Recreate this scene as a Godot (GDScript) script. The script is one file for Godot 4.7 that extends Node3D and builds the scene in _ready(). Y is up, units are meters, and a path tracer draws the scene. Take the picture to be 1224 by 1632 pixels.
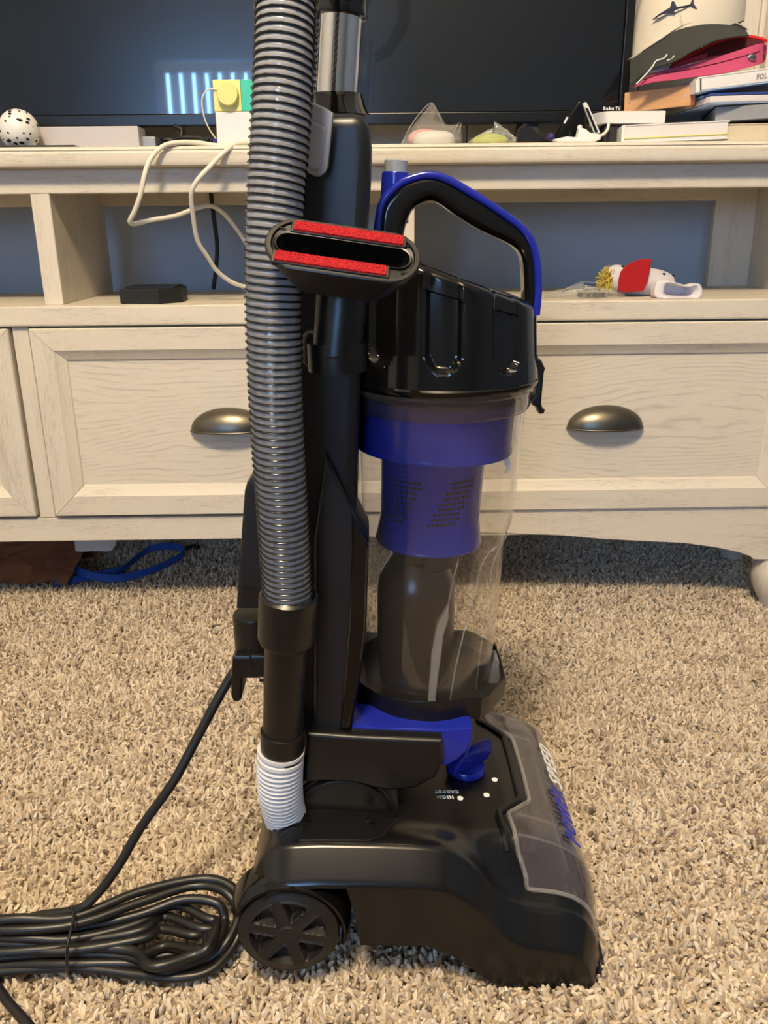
extends Node3D
# A living-room corner: an upright vacuum cleaner on a beige carpet in front of a whitewashed media console.
# Units are metres, y is up, the console faces +z.

var M := {}
var rng := RandomNumberGenerator.new()

func _ready() -> void:
	# camera
	var cam := Camera3D.new()
	cam.name = "camera"
	cam.fov = 63.447
	cam.near = 0.02
	cam.far = 40.0
	cam.transform = Transform3D(Basis(Vector3(0.999874, -0.009342, 0.012810), Vector3(0.012998, 0.945643, -0.324947), Vector3(-0.009078, 0.325073, 0.945645)).orthonormalized(), Vector3(0, 0.6, 0))
	add_child(cam)
	cam.make_current()
	# sky and exposure
	var env := Environment.new()
	var sky := Sky.new()
	var sm := ProceduralSkyMaterial.new()
	sm.sky_top_color = Color(0.30, 0.50, 0.90)
	sm.sky_horizon_color = Color(0.62, 0.78, 1.0)
	sm.ground_bottom_color = Color(0.25, 0.28, 0.30)
	sm.ground_horizon_color = Color(0.5, 0.6, 0.7)
	sm.sky_energy_multiplier = 1.6
	sky.sky_material = sm
	env.background_mode = Environment.BG_SKY
	env.sky = sky
	env.tonemap_mode = Environment.TONE_MAPPER_LINEAR
	env.tonemap_exposure = 1.0
	env.sdfgi_enabled = true
	env.ssao_enabled = true
	env.ssil_enabled = true
	var we := WorldEnvironment.new()
	we.name = "environment"
	we.environment = env
	add_child(we)
	# daylight through the window behind the camera
	var day := AreaLight3D.new()
	day.name = "window_daylight"
	day.area_size = Vector2(0.95, 0.9)
	day.light_color = Color(0.54, 0.75, 1.0)
	day.light_energy = 21.0
	day.area_range = 12.0
	day.area_attenuation = 2.0
	day.shadow_enabled = true
	day.position = Vector3(-0.80, 1.12, 2.85)
	add_child(day)

	rng.seed = 7
	make_materials()
	build_room()
	build_carpet()
	build_ceiling_lamp(Vector3(-0.2, 2.44, 0.42), 5.5)
	build_console()
	build_hutch()
	build_television()
	build_vacuum()
	build_upholstery_tool()
	build_crevice_tool()
	build_power_cord()
	build_top_left_things()
	build_top_middle_things()
	build_top_right_things()
	build_shelf_things()
	build_under_things()

# ---------------------------------------------------------------- mesh helpers

class Geo:
	var v := PackedVector3Array()
	var f := PackedInt32Array()

	func tri(a: int, b: int, c: int) -> void:
		f.append(a); f.append(b); f.append(c)

	func quad(a: int, b: int, c: int, d: int) -> void:
		tri(a, b, c)
		tri(a, c, d)

	func add(p: Vector3) -> int:
		v.append(p)
		return v.size() - 1

	# joins rows of points; every row has the same count
	func rows(rs: Array, closed := true, loop := false) -> void:
		var s := v.size()
		var n: int = rs[0].size()
		for r in rs:
			for p in r:
				v.append(p)
		var m: int = rs.size()
		for i in (m if loop else m - 1):
			var a := s + i * n
			var b := s + ((i + 1) % m) * n
			for j in (n if closed else n - 1):
				var k := (j + 1) % n
				quad(a + j, b + j, b + k, a + k)

	# a flat cap over a ring, fanned from its centre (for convex rings)
	func cap(r: Array, flip := false) -> void:
		var c := Vector3()
		for p in r:
			c += p
		c /= r.size()
		var s := v.size()
		v.append(c)
		for p in r:
			v.append(p)
		var n := r.size()
		for j in n:
			if flip:
				tri(s, s + 1 + (j + 1) % n, s + 1 + j)
			else:
				tri(s, s + 1 + j, s + 1 + (j + 1) % n)

	func join(o: Geo, t := Transform3D()) -> Geo:
		var s := v.size()
		for p in o.v:
			v.append(t * p)
		for i in o.f:
			f.append(s + i)
		return self

	func at(t: Transform3D) -> Geo:
		for i in v.size():
			v[i] = t * v[i]
		return self

func crease_mesh(g: Geo, crease := 38.0, base := Vector3.ZERO) -> ArrayMesh:
	var v := g.v
	var f := g.f
	var vol := 0.0
	var c := Vector3()
	for p in v:
		c += p
	c /= maxf(1, v.size())
	for t in range(0, f.size(), 3):
		vol += (v[f[t]] - c).dot((v[f[t + 1]] - c).cross(v[f[t + 2]] - c))
	var flip := vol < 0.0
	var nt := f.size() / 3
	var fn := PackedVector3Array()
	fn.resize(nt)
	var fa := PackedVector3Array()
	fa.resize(nt)
	var around := {}
	var keys := []
	keys.resize(v.size())
	for i in v.size():
		keys[i] = Vector3i((v[i] * 50000.0).round())
	for t in nt:
		var a := v[f[t * 3]]
		var b := v[f[t * 3 + 1]]
		var d := v[f[t * 3 + 2]]
		var nn := (b - a).cross(d - a)
		if flip:
			nn = -nn
		fa[t] = nn
		fn[t] = nn.normalized()
		for k in 3:
			var key = keys[f[t * 3 + k]]
			if around.has(key):
				around[key].append(t)
			else:
				around[key] = [t]
	var lim := cos(deg_to_rad(crease))
	var pv := PackedVector3Array()
	var pn := PackedVector3Array()
	for t in nt:
		if fa[t].length_squared() < 1e-20:
			continue
		var order := [0, 1, 2] if flip else [0, 2, 1]
		for k in order:
			var i := f[t * 3 + k]
			var s := Vector3()
			for o in around[keys[i]]:
				if fn[o].dot(fn[t]) > lim:
					s += fa[o]
			pv.append(v[i] - base)
			pn.append(s.normalized() if s.length_squared() > 1e-24 else fn[t])
	var arr := []
	arr.resize(Mesh.ARRAY_MAX)
	arr[Mesh.ARRAY_VERTEX] = pv
	arr[Mesh.ARRAY_NORMAL] = pn
	var m := ArrayMesh.new()
	m.add_surface_from_arrays(Mesh.PRIMITIVE_TRIANGLES, arr)
	return m

func where(n: Node) -> Vector3:
	var p := Vector3.ZERO
	while n is Node3D and n != self:
		p += n.position
		n = n.get_parent()
	return p

func thing(called: String, label: String, category: String, at: Vector3, group := "") -> Node3D:
	var o := Node3D.new()
	o.name = called
	o.position = at
	o.set_meta("label", label)
	o.set_meta("category", category)
	if group:
		o.set_meta("group", group)
	add_child(o, true)
	return o

func part(called: String, g: Geo, m: Material, parent: Node3D, crease := 38.0, label := "") -> MeshInstance3D:
	var o := MeshInstance3D.new()
	o.name = called
	o.mesh = crease_mesh(g, crease, where(parent))
	o.material_override = m
	if label:
		o.set_meta("label", label)
	parent.add_child(o, true)
	return o

func struct(called: String, g: Geo, m: Material) -> MeshInstance3D:
	var o := part(called, g, m, self)
	o.set_meta("kind", "structure")
	return o

# a prism over a 2D outline (x, y) from z0 (far) to z1 (near), its edges chamfered by b
func inset(p: Array, d: float) -> Array:
	var n := p.size()
	var area := 0.0
	for i in n:
		var a: Vector2 = p[i]
		var c: Vector2 = p[(i + 1) % n]
		area += a.x * c.y - c.x * a.y
	var sgn := 1.0 if area > 0 else -1.0
	var out := []
	for i in n:
		var a: Vector2 = p[(i + n - 1) % n]
		var b: Vector2 = p[i]
		var c: Vector2 = p[(i + 1) % n]
		var n1 := Vector2(-(b - a).y, (b - a).x).normalized() * sgn
		var n2 := Vector2(-(c - b).y, (c - b).x).normalized() * sgn
		var h := (n1 + n2)
		if h.length() < 0.01:
			h = n1
		h = h.normalized()
		out.append(b + h * d / maxf(0.45, h.dot(n1)))
	return out

func prism(p: Array, z0: float, z1: float, b := 0.0, steps := 2) -> Geo:
	var g := Geo.new()
	var rs := []
	var lift := func(q: Array, z: float) -> Array:
		var o := []
		for w in q:
			o.append(Vector3(w.x, w.y, z))
		return o
	if b > 0.0:
		for i in steps + 1:
			var a := PI / 2 * i / steps
			rs.append(lift.call(inset(p, b * (1.0 - sin(a))), z0 + b * (1.0 - cos(a))))
		for i in steps + 1:
			var a := PI / 2 * i / steps
			rs.append(lift.call(inset(p, b * (1.0 - cos(a))), z1 - b * (1.0 - sin(a))))
	else:
		rs = [lift.call(p, z0), lift.call(p, z1)]
	g.rows(rs)
	for e in [0, rs.size() - 1]:
		var pl := PackedVector2Array()
		for w in rs[e]:
			pl.append(Vector2(w.x, w.y) * 100.0)
		var tr := Geometry2D.triangulate_polygon(pl)
		if tr.is_empty():
			for k in range(1, pl.size() - 1):
				tr.append_array([0, k, k + 1])
		var s := g.v.size()
		for w in rs[e]:
			g.v.append(w)
		for t in range(0, tr.size(), 3):
			var q := pl[tr[t]]
			var turn := (pl[tr[t + 1]] - q).cross(pl[tr[t + 2]] - q)
			# rows() runs with the outline: match it whichever way round it goes
			var same := (turn > 0) == (area_of(pl) > 0)
			if (e == 0) == same:
				g.tri(s + tr[t], s + tr[t + 1], s + tr[t + 2])
			else:
				g.tri(s + tr[t], s + tr[t + 2], s + tr[t + 1])
	return g

func area_of(p: PackedVector2Array) -> float:
	var a := 0.0
	for i in p.size():
		a += p[i].cross(p[(i + 1) % p.size()])
	return a

func round_rect(x0: float, y0: float, x1: float, y1: float, r: float, n := 4) -> Array:
	var o := []
	for c in [[x1 - r, y1 - r, 0.0], [x0 + r, y1 - r, PI / 2], [x0 + r, y0 + r, PI], [x1 - r, y0 + r, PI * 1.5]]:
		for i in n + 1:
			var a: float = c[2] + PI / 2 * i / n
			o.append(Vector2(c[0] + r * cos(a), c[1] + r * sin(a)))
	return o

# a box with rounded edges
func rbox(x0: float, y0: float, z0: float, x1: float, y1: float, z1: float, b := 0.002, n := 2) -> Geo:
	return prism(round_rect(x0, y0, x1, y1, b, n), z0, z1, b * 0.9, n)

# a surface of revolution: profile of (radius, height) along an axis from o
func lathe(profile: Array, o: Vector3, axis := Vector3.UP, seg := 40, caps := true) -> Geo:
	var g := Geo.new()
	var y := axis.normalized()
	var x := (Vector3.RIGHT if absf(y.x) < 0.8 else Vector3.BACK)
	x = (x - y * x.dot(y)).normalized()
	var z := x.cross(y)
	var rs := []
	for p in profile:
		var r := []
		for j in seg:
			var a := TAU * j / seg
			r.append(o + y * p.y + (x * cos(a) + z * sin(a)) * maxf(p.x, 1e-5))
		rs.append(r)
	g.rows(rs)
	if caps:
		g.cap(rs[0], false)
		g.cap(rs[-1], true)
	return g

func smooth(pts: Array, each := 6, closed := false) -> Array:
	var o := []
	var n := pts.size()
	for i in (n if closed else n - 1):
		var a = pts[(i + n - 1) % n] if closed else pts[maxi(i - 1, 0)]
		var b = pts[i]
		var c = pts[(i + 1) % n]
		var d = pts[(i + 2) % n] if closed else pts[mini(i + 2, n - 1)]
		for k in each:
			o.append(b.cubic_interpolate(c, a, d, float(k) / each))
	if not closed:
		o.append(pts[-1])
	return o

# equal steps along a line of points
func even(pts: Array, step: float) -> Array:
	var o := [pts[0]]
	var left := step
	for i in pts.size() - 1:
		var a: Vector3 = pts[i]
		var b: Vector3 = pts[i + 1]
		var l := a.distance_to(b)
		var t := left
		while t < l:
			o.append(a.lerp(b, t / l))
			t += step
		left = t - l
	o.append(pts[-1])
	return o

func frames(pts: Array, closed := false) -> Array:
	var fs := []
	var n := pts.size()
	var up := Vector3(0.0, 0.3, 1.0).normalized()
	for i in n:
		var a: Vector3 = pts[(i + n - 1) % n] if closed else pts[maxi(i - 1, 0)]
		var b: Vector3 = pts[(i + 1) % n] if closed else pts[mini(i + 1, n - 1)]
		var t := (b - a).normalized()
		if i == 0 and absf(t.dot(up)) > 0.9:
			up = Vector3.RIGHT
		up = (up - t * t.dot(up)).normalized()
		fs.append([t.cross(up), up])
	return fs

func tube(pts: Array, r: float, seg := 12, closed := false, radii := []) -> Geo:
	var g := Geo.new()
	var fs := frames(pts, closed)
	var rs := []
	for i in pts.size():
		var q: float = radii[i] if radii else r
		var ring := []
		for j in seg:
			var a := TAU * j / seg
			ring.append(pts[i] + (fs[i][0] * cos(a) + fs[i][1] * sin(a)) * q)
		rs.append(ring)
	g.rows(rs, true, closed)
	if not closed:
		g.cap(rs[0], false)
		g.cap(rs[-1], true)
	return g

# a bent strip of thickness d through a grid of points (rows of equal count)
func sheet(grid: Array, d: float) -> Geo:
	var g := Geo.new()
	var m := grid.size()
	var n: int = grid[0].size()
	var up := []
	for i in m:
		var r := []
		for j in n:
			var a: Vector3 = grid[mini(i + 1, m - 1)][j] - grid[maxi(i - 1, 0)][j]
			var b: Vector3 = grid[i][mini(j + 1, n - 1)] - grid[i][maxi(j - 1, 0)]
			r.append(grid[i][j] + a.cross(b).normalized() * d)
		up.append(r)
	g.rows(grid, false)
	var t := Geo.new()
	t.rows(up, false)
	for i in range(0, t.f.size(), 3):
		var s := t.f[i]
		t.f[i] = t.f[i + 1]
		t.f[i + 1] = s
	g.join(t)
	var e := Geo.new()
	var bot := []
	var top := []
	for j in n:
		bot.append(grid[0][j]); top.append(up[0][j])
	for i in range(1, m):
		bot.append(grid[i][n - 1]); top.append(up[i][n - 1])
	for j in range(n - 2, -1, -1):
		bot.append(grid[m - 1][j]); top.append(up[m - 1][j])
	for i in range(m - 2, 0, -1):
		bot.append(grid[i][0]); top.append(up[i][0])
	e.rows([top, bot])
	g.join(e)
	return g

func ellipsoid(c: Vector3, r: Vector3, nu := 28, nv := 16, power := 1.0) -> Geo:
	var g := Geo.new()
	var rs := []
	for i in nv + 1:
		var b := -PI / 2 + PI * i / nv
		var ring := []
		for j in nu:
			var a := TAU * j / nu
			var ca := signf(cos(a)) * pow(absf(cos(a)), power)
			var sa := signf(sin(a)) * pow(absf(sin(a)), power)
			var cb := pow(maxf(cos(b), 0.0), power)
			var sb := signf(sin(b)) * pow(absf(sin(b)), power)
			ring.append(c + Vector3(r.x * ca * cb, r.y * sb, r.z * sa * cb))
		rs.append(ring)
	g.rows(rs)
	return g

func lettering(text: String, size: float, m: Material, parent: Node3D, at: Vector3, right: Vector3, up: Vector3, bold := true, slant := 0.0) -> MeshInstance3D:
	var t := TextMesh.new()
	var f := SystemFont.new()
	f.font_names = PackedStringArray(["Droid Sans"])
	f.font_weight = 700 if bold else 400
	t.font = f
	t.text = text
	t.font_size = 64
	t.pixel_size = size / 64.0
	t.depth = 0.0006
	var o := MeshInstance3D.new()
	o.name = "lettering"
	o.mesh = t
	o.material_override = m
	var x := right.normalized()
	var z := x.cross(up).normalized()
	var y := z.cross(x)
	o.transform = Transform3D(Basis(x, y + x * slant, z), at - where(parent))
	parent.add_child(o, true)
	return o

# ---------------------------------------------------------------- materials

func mat(called: String, c: Color, rough := 0.5, metal := 0.0) -> StandardMaterial3D:
	var m := StandardMaterial3D.new()
	m.resource_name = called
	m.albedo_color = c
	m.roughness = rough
	m.metallic = metal
	M[called] = m
	return m

func clear(called: String, c: Color, alpha: float, rough := 0.03) -> StandardMaterial3D:
	var m := mat(called, Color(c.r, c.g, c.b, alpha), rough)
	m.transparency = BaseMaterial3D.TRANSPARENCY_ALPHA
	m.cull_mode = BaseMaterial3D.CULL_DISABLED
	return m

func picture(w: int, h: int, pixel: Callable) -> ImageTexture:
	var im := Image.create_empty(w, h, false, Image.FORMAT_RGB8)
	for y in h:
		for x in w:
			im.set_pixel(x, y, pixel.call(x, y))
	return ImageTexture.create_from_image(im)

func noise(seed_: int, freq: float, octaves := 3) -> FastNoiseLite:
	var nz := FastNoiseLite.new()
	nz.seed = seed_
	nz.noise_type = FastNoiseLite.TYPE_SIMPLEX_SMOOTH
	nz.frequency = freq
	nz.fractal_octaves = octaves
	return nz

func wood_textures() -> void:
	var fine := noise(3, 1.0, 2)
	var broad := noise(5, 1.0, 3)
	var warp := noise(9, 1.0, 2)
	var pale := Color(0.835, 0.805, 0.745)
	var grain := Color(0.60, 0.565, 0.515)
	# along x: 1.40 m wide, 0.90 m high
	var straight := func(x: int, y: int) -> Color:
		var px := x / 1024.0 * 1.4
		var py := y / 1024.0 * 0.9
		var w := warp.get_noise_2d(px * 7.0, py * 30.0) * 0.004
		var a := fine.get_noise_2d(px * 16.0, (py + w) * 520.0)
		var b := fine.get_noise_2d(px * 45.0 + 70.0, (py + w) * 900.0)
		var c := broad.get_noise_2d(px * 4.0, py * 26.0)
		var k := clampf((a - 0.18) * 1.5, 0.0, 1.0) * 0.55 + clampf((b - 0.25) * 1.6, 0.0, 1.0) * 0.45
		k = k * clampf(0.55 + c * 1.1, 0.12, 1.0) + clampf(c, 0.0, 1.0) * 0.13
		return pale.lerp(grain, clampf(k, 0.0, 0.9))
	var plain := picture(1024, 1024, straight)
	# a flat-sawn board: arched growth lines
	var arched := func(x: int, y: int) -> Color:
		var px := x / 1024.0 * 1.4
		var py := y / 1024.0 * 0.9
		var w := warp.get_noise_2d(px * 1.7, py * 4.0) * 0.045 + warp.get_noise_2d(px * 11.0 + 9.0, py * 30.0) * 0.0035
		var q := (py + w + 0.012 * sin(px * 5.0)) * 84.0
		var line := pow(0.5 + 0.5 * sin(q * TAU * 1.3), 7.0)
		var broken := clampf(0.55 + 1.2 * broad.get_noise_2d(px * 9.0, py * 45.0), 0.0, 1.0)
		var a := fine.get_noise_2d(px * 22.0, py * 620.0)
		var k := line * broken * 0.36 + clampf((a - 0.25) * 1.4, 0.0, 1.0) * 0.32
		return pale.lerp(grain, clampf(k, 0.0, 0.9))
	var board := picture(1024, 1024, arched)
	var im: Image = plain.get_image().duplicate()
	im.rotate_90(CLOCKWISE)
	var upright := ImageTexture.create_from_image(im)
	for d in [["wood_across", plain, Vector3(1 / 1.4, 1 / 0.9, 1 / 1.4)], ["wood_board", board, Vector3(1 / 1.4, 1 / 0.9, 1 / 1.4)], ["wood_upright", upright, Vector3(1 / 0.9, 1 / 1.4, 1 / 0.9)]]:
		var m := mat(d[0], Color(1, 1, 1), 0.55)
		m.albedo_texture = d[1]
		m.uv1_triplanar = true
		m.uv1_world_triplanar = true
		m.uv1_scale = d[2]
		m.uv1_offset = Vector3(0.5, 0.5, 0.5)
		m.uv1_triplanar_sharpness = 8.0

func make_materials() -> void:
	wood_textures()
	mat("wall", Color(0.76, 0.79, 0.83), 0.9)
	mat("accent_wall", Color(0.42, 0.48, 0.57), 0.9)
	mat("ceiling", Color(0.85, 0.84, 0.82), 0.9)
	mat("white_paint", Color(0.86, 0.85, 0.82), 0.5)
	mat("carpet_backing", Color(0.33, 0.26, 0.19), 1.0)
	var pile := mat("carpet_yarn", Color(1, 1, 1), 1.0)
	pile.vertex_color_use_as_albedo = true
	mat("black_gloss", Color(0.045, 0.045, 0.048), 0.10)
	mat("head_gloss", Color(0.05, 0.05, 0.052), 0.24)
	mat("black_satin", Color(0.055, 0.054, 0.054), 0.34)
	mat("black_matte", Color(0.06, 0.06, 0.06), 0.55)
	mat("black_navy", Color(0.075, 0.085, 0.105), 0.36)
	mat("rubber", Color(0.055, 0.055, 0.053), 0.5)
	mat("cord_rubber", Color(0.09, 0.088, 0.086), 0.4)
	mat("deep_black", Color(0.01, 0.01, 0.01), 0.9)
	mat("blue_plastic", Color(0.10, 0.145, 0.56), 0.16)
	mat("grey_plastic", Color(0.55, 0.57, 0.60), 0.35)
	var clip := mat("grey_clip", Color(0.60, 0.62, 0.68), 0.35)
	clip.backlight = Color(0.3, 0.3, 0.33)
	clear("clear_plastic", Color(0.62, 0.58, 0.52), 0.04, 0.02)
	clear("smoke_plastic", Color(0.30, 0.27, 0.26), 0.45, 0.06)
	clear("visor_plastic", Color(0.40, 0.37, 0.39), 0.26, 0.06)
	clear("clear_edge", Color(0.80, 0.78, 0.75), 0.20, 0.05)
	clear("glass", Color(0.9, 0.95, 1.0), 0.04, 0.02)
	clear("clear_film", Color(0.85, 0.85, 0.83), 0.17, 0.08)
	mat("smoke_tube", Color(0.10, 0.075, 0.06), 0.25)
	mat("chrome", Color(0.86, 0.84, 0.82), 0.07, 1.0)
	mat("antique_nickel", Color(0.43, 0.41, 0.37), 0.36, 1.0)
	mat("steel", Color(0.6, 0.6, 0.6), 0.3, 1.0)
	mat("hose_rib", Color(0.13, 0.13, 0.13), 0.16)
	mat("hose_wall", Color(0.58, 0.58, 0.585), 0.12)
	var wh := mat("white_hose", Color(0.80, 0.81, 0.83), 0.35)
	wh.backlight = Color(0.3, 0.3, 0.3)
	mat("white_print", Color(0.92, 0.92, 0.92), 0.5)
	mat("blue_print", Color(0.12, 0.14, 0.65), 0.4)
	mat("grey_print", Color(0.55, 0.54, 0.53), 0.6)
	var nap := mat("red_nap", Color(0.62, 0.02, 0.07), 0.9)
	nap.rim_enabled = true
	nap.rim = 0.15
	var screen := mat("screen", Color(0.03, 0.042, 0.06), 0.24)
	screen.clearcoat_enabled = true
	screen.clearcoat = 1.0
	screen.clearcoat_roughness = 0.03
	mat("bezel", Color(0.04, 0.04, 0.042), 0.3)
	mat("pale_grey", Color(0.70, 0.69, 0.70), 0.5)
	mat("white_plastic", Color(0.86, 0.86, 0.85), 0.4)
	mat("white_cable", Color(0.86, 0.84, 0.78), 0.45)
	mat("yellow", Color(0.88, 0.86, 0.54), 0.5)
	mat("teal", Color(0.22, 0.74, 0.66), 0.5)
	mat("pink", Color(0.74, 0.28, 0.43), 0.85)
	mat("soft_pink", Color(0.90, 0.60, 0.62), 0.7)
	mat("red", Color(0.78, 0.10, 0.12), 0.75)
	mat("maroon", Color(0.32, 0.08, 0.12), 0.9)
	mat("cotton", Color(0.84, 0.81, 0.74), 0.95)
	mat("brim_under", Color(0.19, 0.20, 0.19), 0.95)
	mat("navy", Color(0.08, 0.11, 0.25), 0.7)
	mat("paper", Color(0.86, 0.84, 0.83), 0.85)
	mat("cream_paper", Color(0.82, 0.77, 0.66), 0.85)
	mat("grey_paper", Color(0.55, 0.56, 0.58), 0.85)
	mat("cover_white", Color(0.90, 0.89, 0.88), 0.4)
	mat("cover_black", Color(0.08, 0.08, 0.085), 0.5)
	mat("cover_blue", Color(0.20, 0.30, 0.58), 0.4)
	mat("cover_light_blue", Color(0.62, 0.72, 0.88), 0.4)
	mat("yellow_line", Color(0.85, 0.80, 0.38), 0.6)
	mat("plush_white", Color(0.80, 0.78, 0.80), 1.0)
	mat("plush_yellow", Color(0.74, 0.66, 0.30), 1.0)
	mat("red_felt", Color(0.62, 0.05, 0.08), 0.95)
	mat("spot_black", Color(0.07, 0.06, 0.06), 0.9)
	mat("sock", Color(0.85, 0.84, 0.86), 1.0)
	mat("kraft", Color(0.46, 0.29, 0.19), 0.85)
	mat("ribbon_blue", Color(0.12, 0.30, 0.66), 0.6)
	mat("purple", Color(0.18, 0.14, 0.42), 0.6)
	mat("green_yellow", Color(0.70, 0.74, 0.30), 0.6)
	var wd := mat("light_wood", Color(1, 1, 1), 0.55)
	var nz := noise(21, 1.0, 3)
	wd.albedo_texture = picture(256, 256, func(x: int, y: int) -> Color:
		var k := 0.5 + 0.5 * nz.get_noise_2d(x * 0.02, y * 0.35)
		return Color(0.80, 0.62, 0.42).lerp(Color(0.68, 0.48, 0.30), k * 0.8))
	wd.uv1_triplanar = true
	wd.uv1_scale = Vector3(6, 6, 6)
	mat("orange_wood", Color(0.60, 0.33, 0.17), 0.5)
	var glow := mat("lamp_glow", Color(0.9, 0.88, 0.82), 0.6)
	glow.emission_enabled = true
	glow.emission = Color(1.0, 0.905, 0.76)
	glow.emission_energy_multiplier = 3.0

# ---------------------------------------------------------------- the room

func build_room() -> void:
	struct("floor", rbox(-2.3, -0.16, -1.75, 2.3, -0.011, 2.75, 0.001, 1), M.carpet_backing)
	struct("ceiling", rbox(-2.3, 2.44, -1.75, 2.3, 2.56, 2.75, 0.001, 1), M.ceiling)
	struct("wall_back", rbox(-2.3, -0.011, -1.75, 2.3, 2.44, -1.62, 0.001, 1), M.wall)
	struct("wall_left", rbox(-2.3, -0.011, -1.62, -2.15, 2.44, 2.6, 0.001, 1), M.wall)
	struct("wall_right", rbox(2.15, -0.011, -1.62, 2.3, 2.44, 2.6, 0.001, 1), M.accent_wall)
	# the wall behind the camera, with the window opening
	var g := rbox(-2.3, -0.011, 2.6, -1.25, 2.44, 2.75, 0.001, 1)
	g.join(rbox(-0.35, -0.011, 2.6, 2.3, 2.44, 2.75, 0.001, 1))
	g.join(rbox(-1.25, -0.011, 2.6, -0.35, 0.7, 2.75, 0.001, 1))
	g.join(rbox(-1.25, 1.52, 2.6, -0.35, 2.44, 2.75, 0.001, 1))
	struct("wall_front", g, M.accent_wall)
	var win := Node3D.new()
	win.name = "window_1"
	win.position = Vector3(-0.8, 0.7, 2.65)
	win.set_meta("kind", "structure")
	add_child(win)
	var fr := rbox(-1.25, 0.70, 2.66, -1.21, 1.52, 2.70, 0.003)
	fr.join(rbox(-0.39, 0.70, 2.66, -0.35, 1.52, 2.70, 0.003))
	fr.join(rbox(-1.21, 0.70, 2.66, -0.39, 0.74, 2.70, 0.003))
	fr.join(rbox(-1.21, 1.48, 2.66, -0.39, 1.52, 2.70, 0.003))
	part("window_frame", fr, M.white_paint, win)
	part("pane", rbox(-1.21, 0.74, 2.678, -0.39, 1.48, 2.682, 0.001, 1), M.glass, win)
	part("blind_rail", rbox(-1.24, 1.45, 2.595, -0.36, 1.50, 2.635, 0.004), M.white_paint, win)
	for i in 12:
		var s := rbox(-0.034, 0.72, -0.001, 0.034, 1.45, 0.001, 0.0008, 1)
		s.at(Transform3D(Basis(Vector3.UP, 0.38), Vector3(-1.21 + i * 0.075, 0, 2.615)))
		part("blind_slat", s, M.white_paint, win)

func build_ceiling_lamp(at: Vector3, power: float) -> void:
	var t := thing("ceiling_lamp", "round flush ceiling lamp with a warm glowing shade", "lamp", at)
	part("lamp_base", lathe([Vector2(0.17, 0.0), Vector2(0.17, -0.02), Vector2(0.16, -0.025)], at), M.white_paint, t)
	part("lamp_shade", lathe([Vector2(0.155, -0.022), Vector2(0.15, -0.05), Vector2(0.12, -0.075), Vector2(0.06, -0.088), Vector2(0.001, -0.09)], at), M.lamp_glow, t)
	var l := OmniLight3D.new()
	l.name = "ceiling_light"
	l.light_color = Color(1.0, 0.905, 0.76)
	l.light_energy = power
	l.omni_range = 12.0
	l.omni_attenuation = 2.0
	l.light_size = 0.16
	l.shadow_enabled = true
	l.position = Vector3(0, -0.20, 0)
	t.add_child(l)

func build_carpet() -> void:
	var yarn := []
	for k in 3:
		var g := Geo.new()
		for s in 2:
			var az := k * 2.1 + s * 2.6
			var lean := 0.35 + 0.25 * s + 0.1 * k
			var dir := Vector3(cos(az) * lean, 1.0, sin(az) * lean).normalized()
			var base := Vector3(cos(az), 0, sin(az)) * 0.0012
			var pts := []
			for i in 5:
				var q := i / 4.0
				pts.append(base + dir * 0.0112 * q + Vector3(cos(az + 1.2), -0.5, sin(az + 1.2)) * 0.003 * q * q)
			g.join(tube(pts, 0.0017, 5, false, [0.0016, 0.0019, 0.0020, 0.0018, 0.0010]))
		yarn.append(crease_mesh(g, 60))
	var floor_node: Node3D = get_node("floor")
	var tones := [Color(0.58, 0.49, 0.375), Color(0.47, 0.385, 0.29), Color(0.69, 0.605, 0.485), Color(0.36, 0.285, 0.21), Color(0.22, 0.17, 0.125)]
	var clump := noise(4, 9.0, 2)
	var rows := []
	for k in 3:
		rows.append([])
	var z := -1.61
	while z < -0.30:
		var step := 0.0047 if z > -1.2 else 0.0055
		var half := 1.25 if z < -0.9 else 0.85
		var x := -half
		while x < half:
			rows[rng.randi() % 3].append(Vector3(x + rng.randf_range(-0.5, 0.5) * step, 0, z + rng.randf_range(-0.5, 0.5) * step))
			x += step
		z += step
	for k in 3:
		var mm := MultiMesh.new()
		mm.transform_format = MultiMesh.TRANSFORM_3D
		mm.use_colors = true
		mm.mesh = yarn[k]
		mm.instance_count = rows[k].size()
		for i in rows[k].size():
			var p: Vector3 = rows[k][i]
			var lie := clump.get_noise_2d(p.x, p.z)
			var az := lie * 5.0 + rng.randf_range(-1.2, 1.2)
			var b := Basis(Vector3(cos(az), 0, sin(az)), rng.randf_range(0.1, 0.95)) * Basis(Vector3.UP, rng.randf() * TAU)
			b = b.scaled(Vector3.ONE * rng.randf_range(0.85, 1.25))
			mm.set_instance_transform(i, Transform3D(b, p + Vector3(0, -0.0115, 0)))
			var w := rng.randf()
			var c: Color = tones[0] if w < 0.34 else tones[1] if w < 0.58 else tones[2] if w < 0.84 else tones[3] if w < 0.97 else tones[4]
			mm.set_instance_color(i, c)
		var o := MultiMeshInstance3D.new()
		o.name = "carpet_pile"
		o.multimesh = mm
		o.material_override = M.carpet_yarn
		o.set_meta("kind", "stuff")
		o.position = -floor_node.position
		floor_node.add_child(o, true)

# ---------------------------------------------------------------- media console

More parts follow.
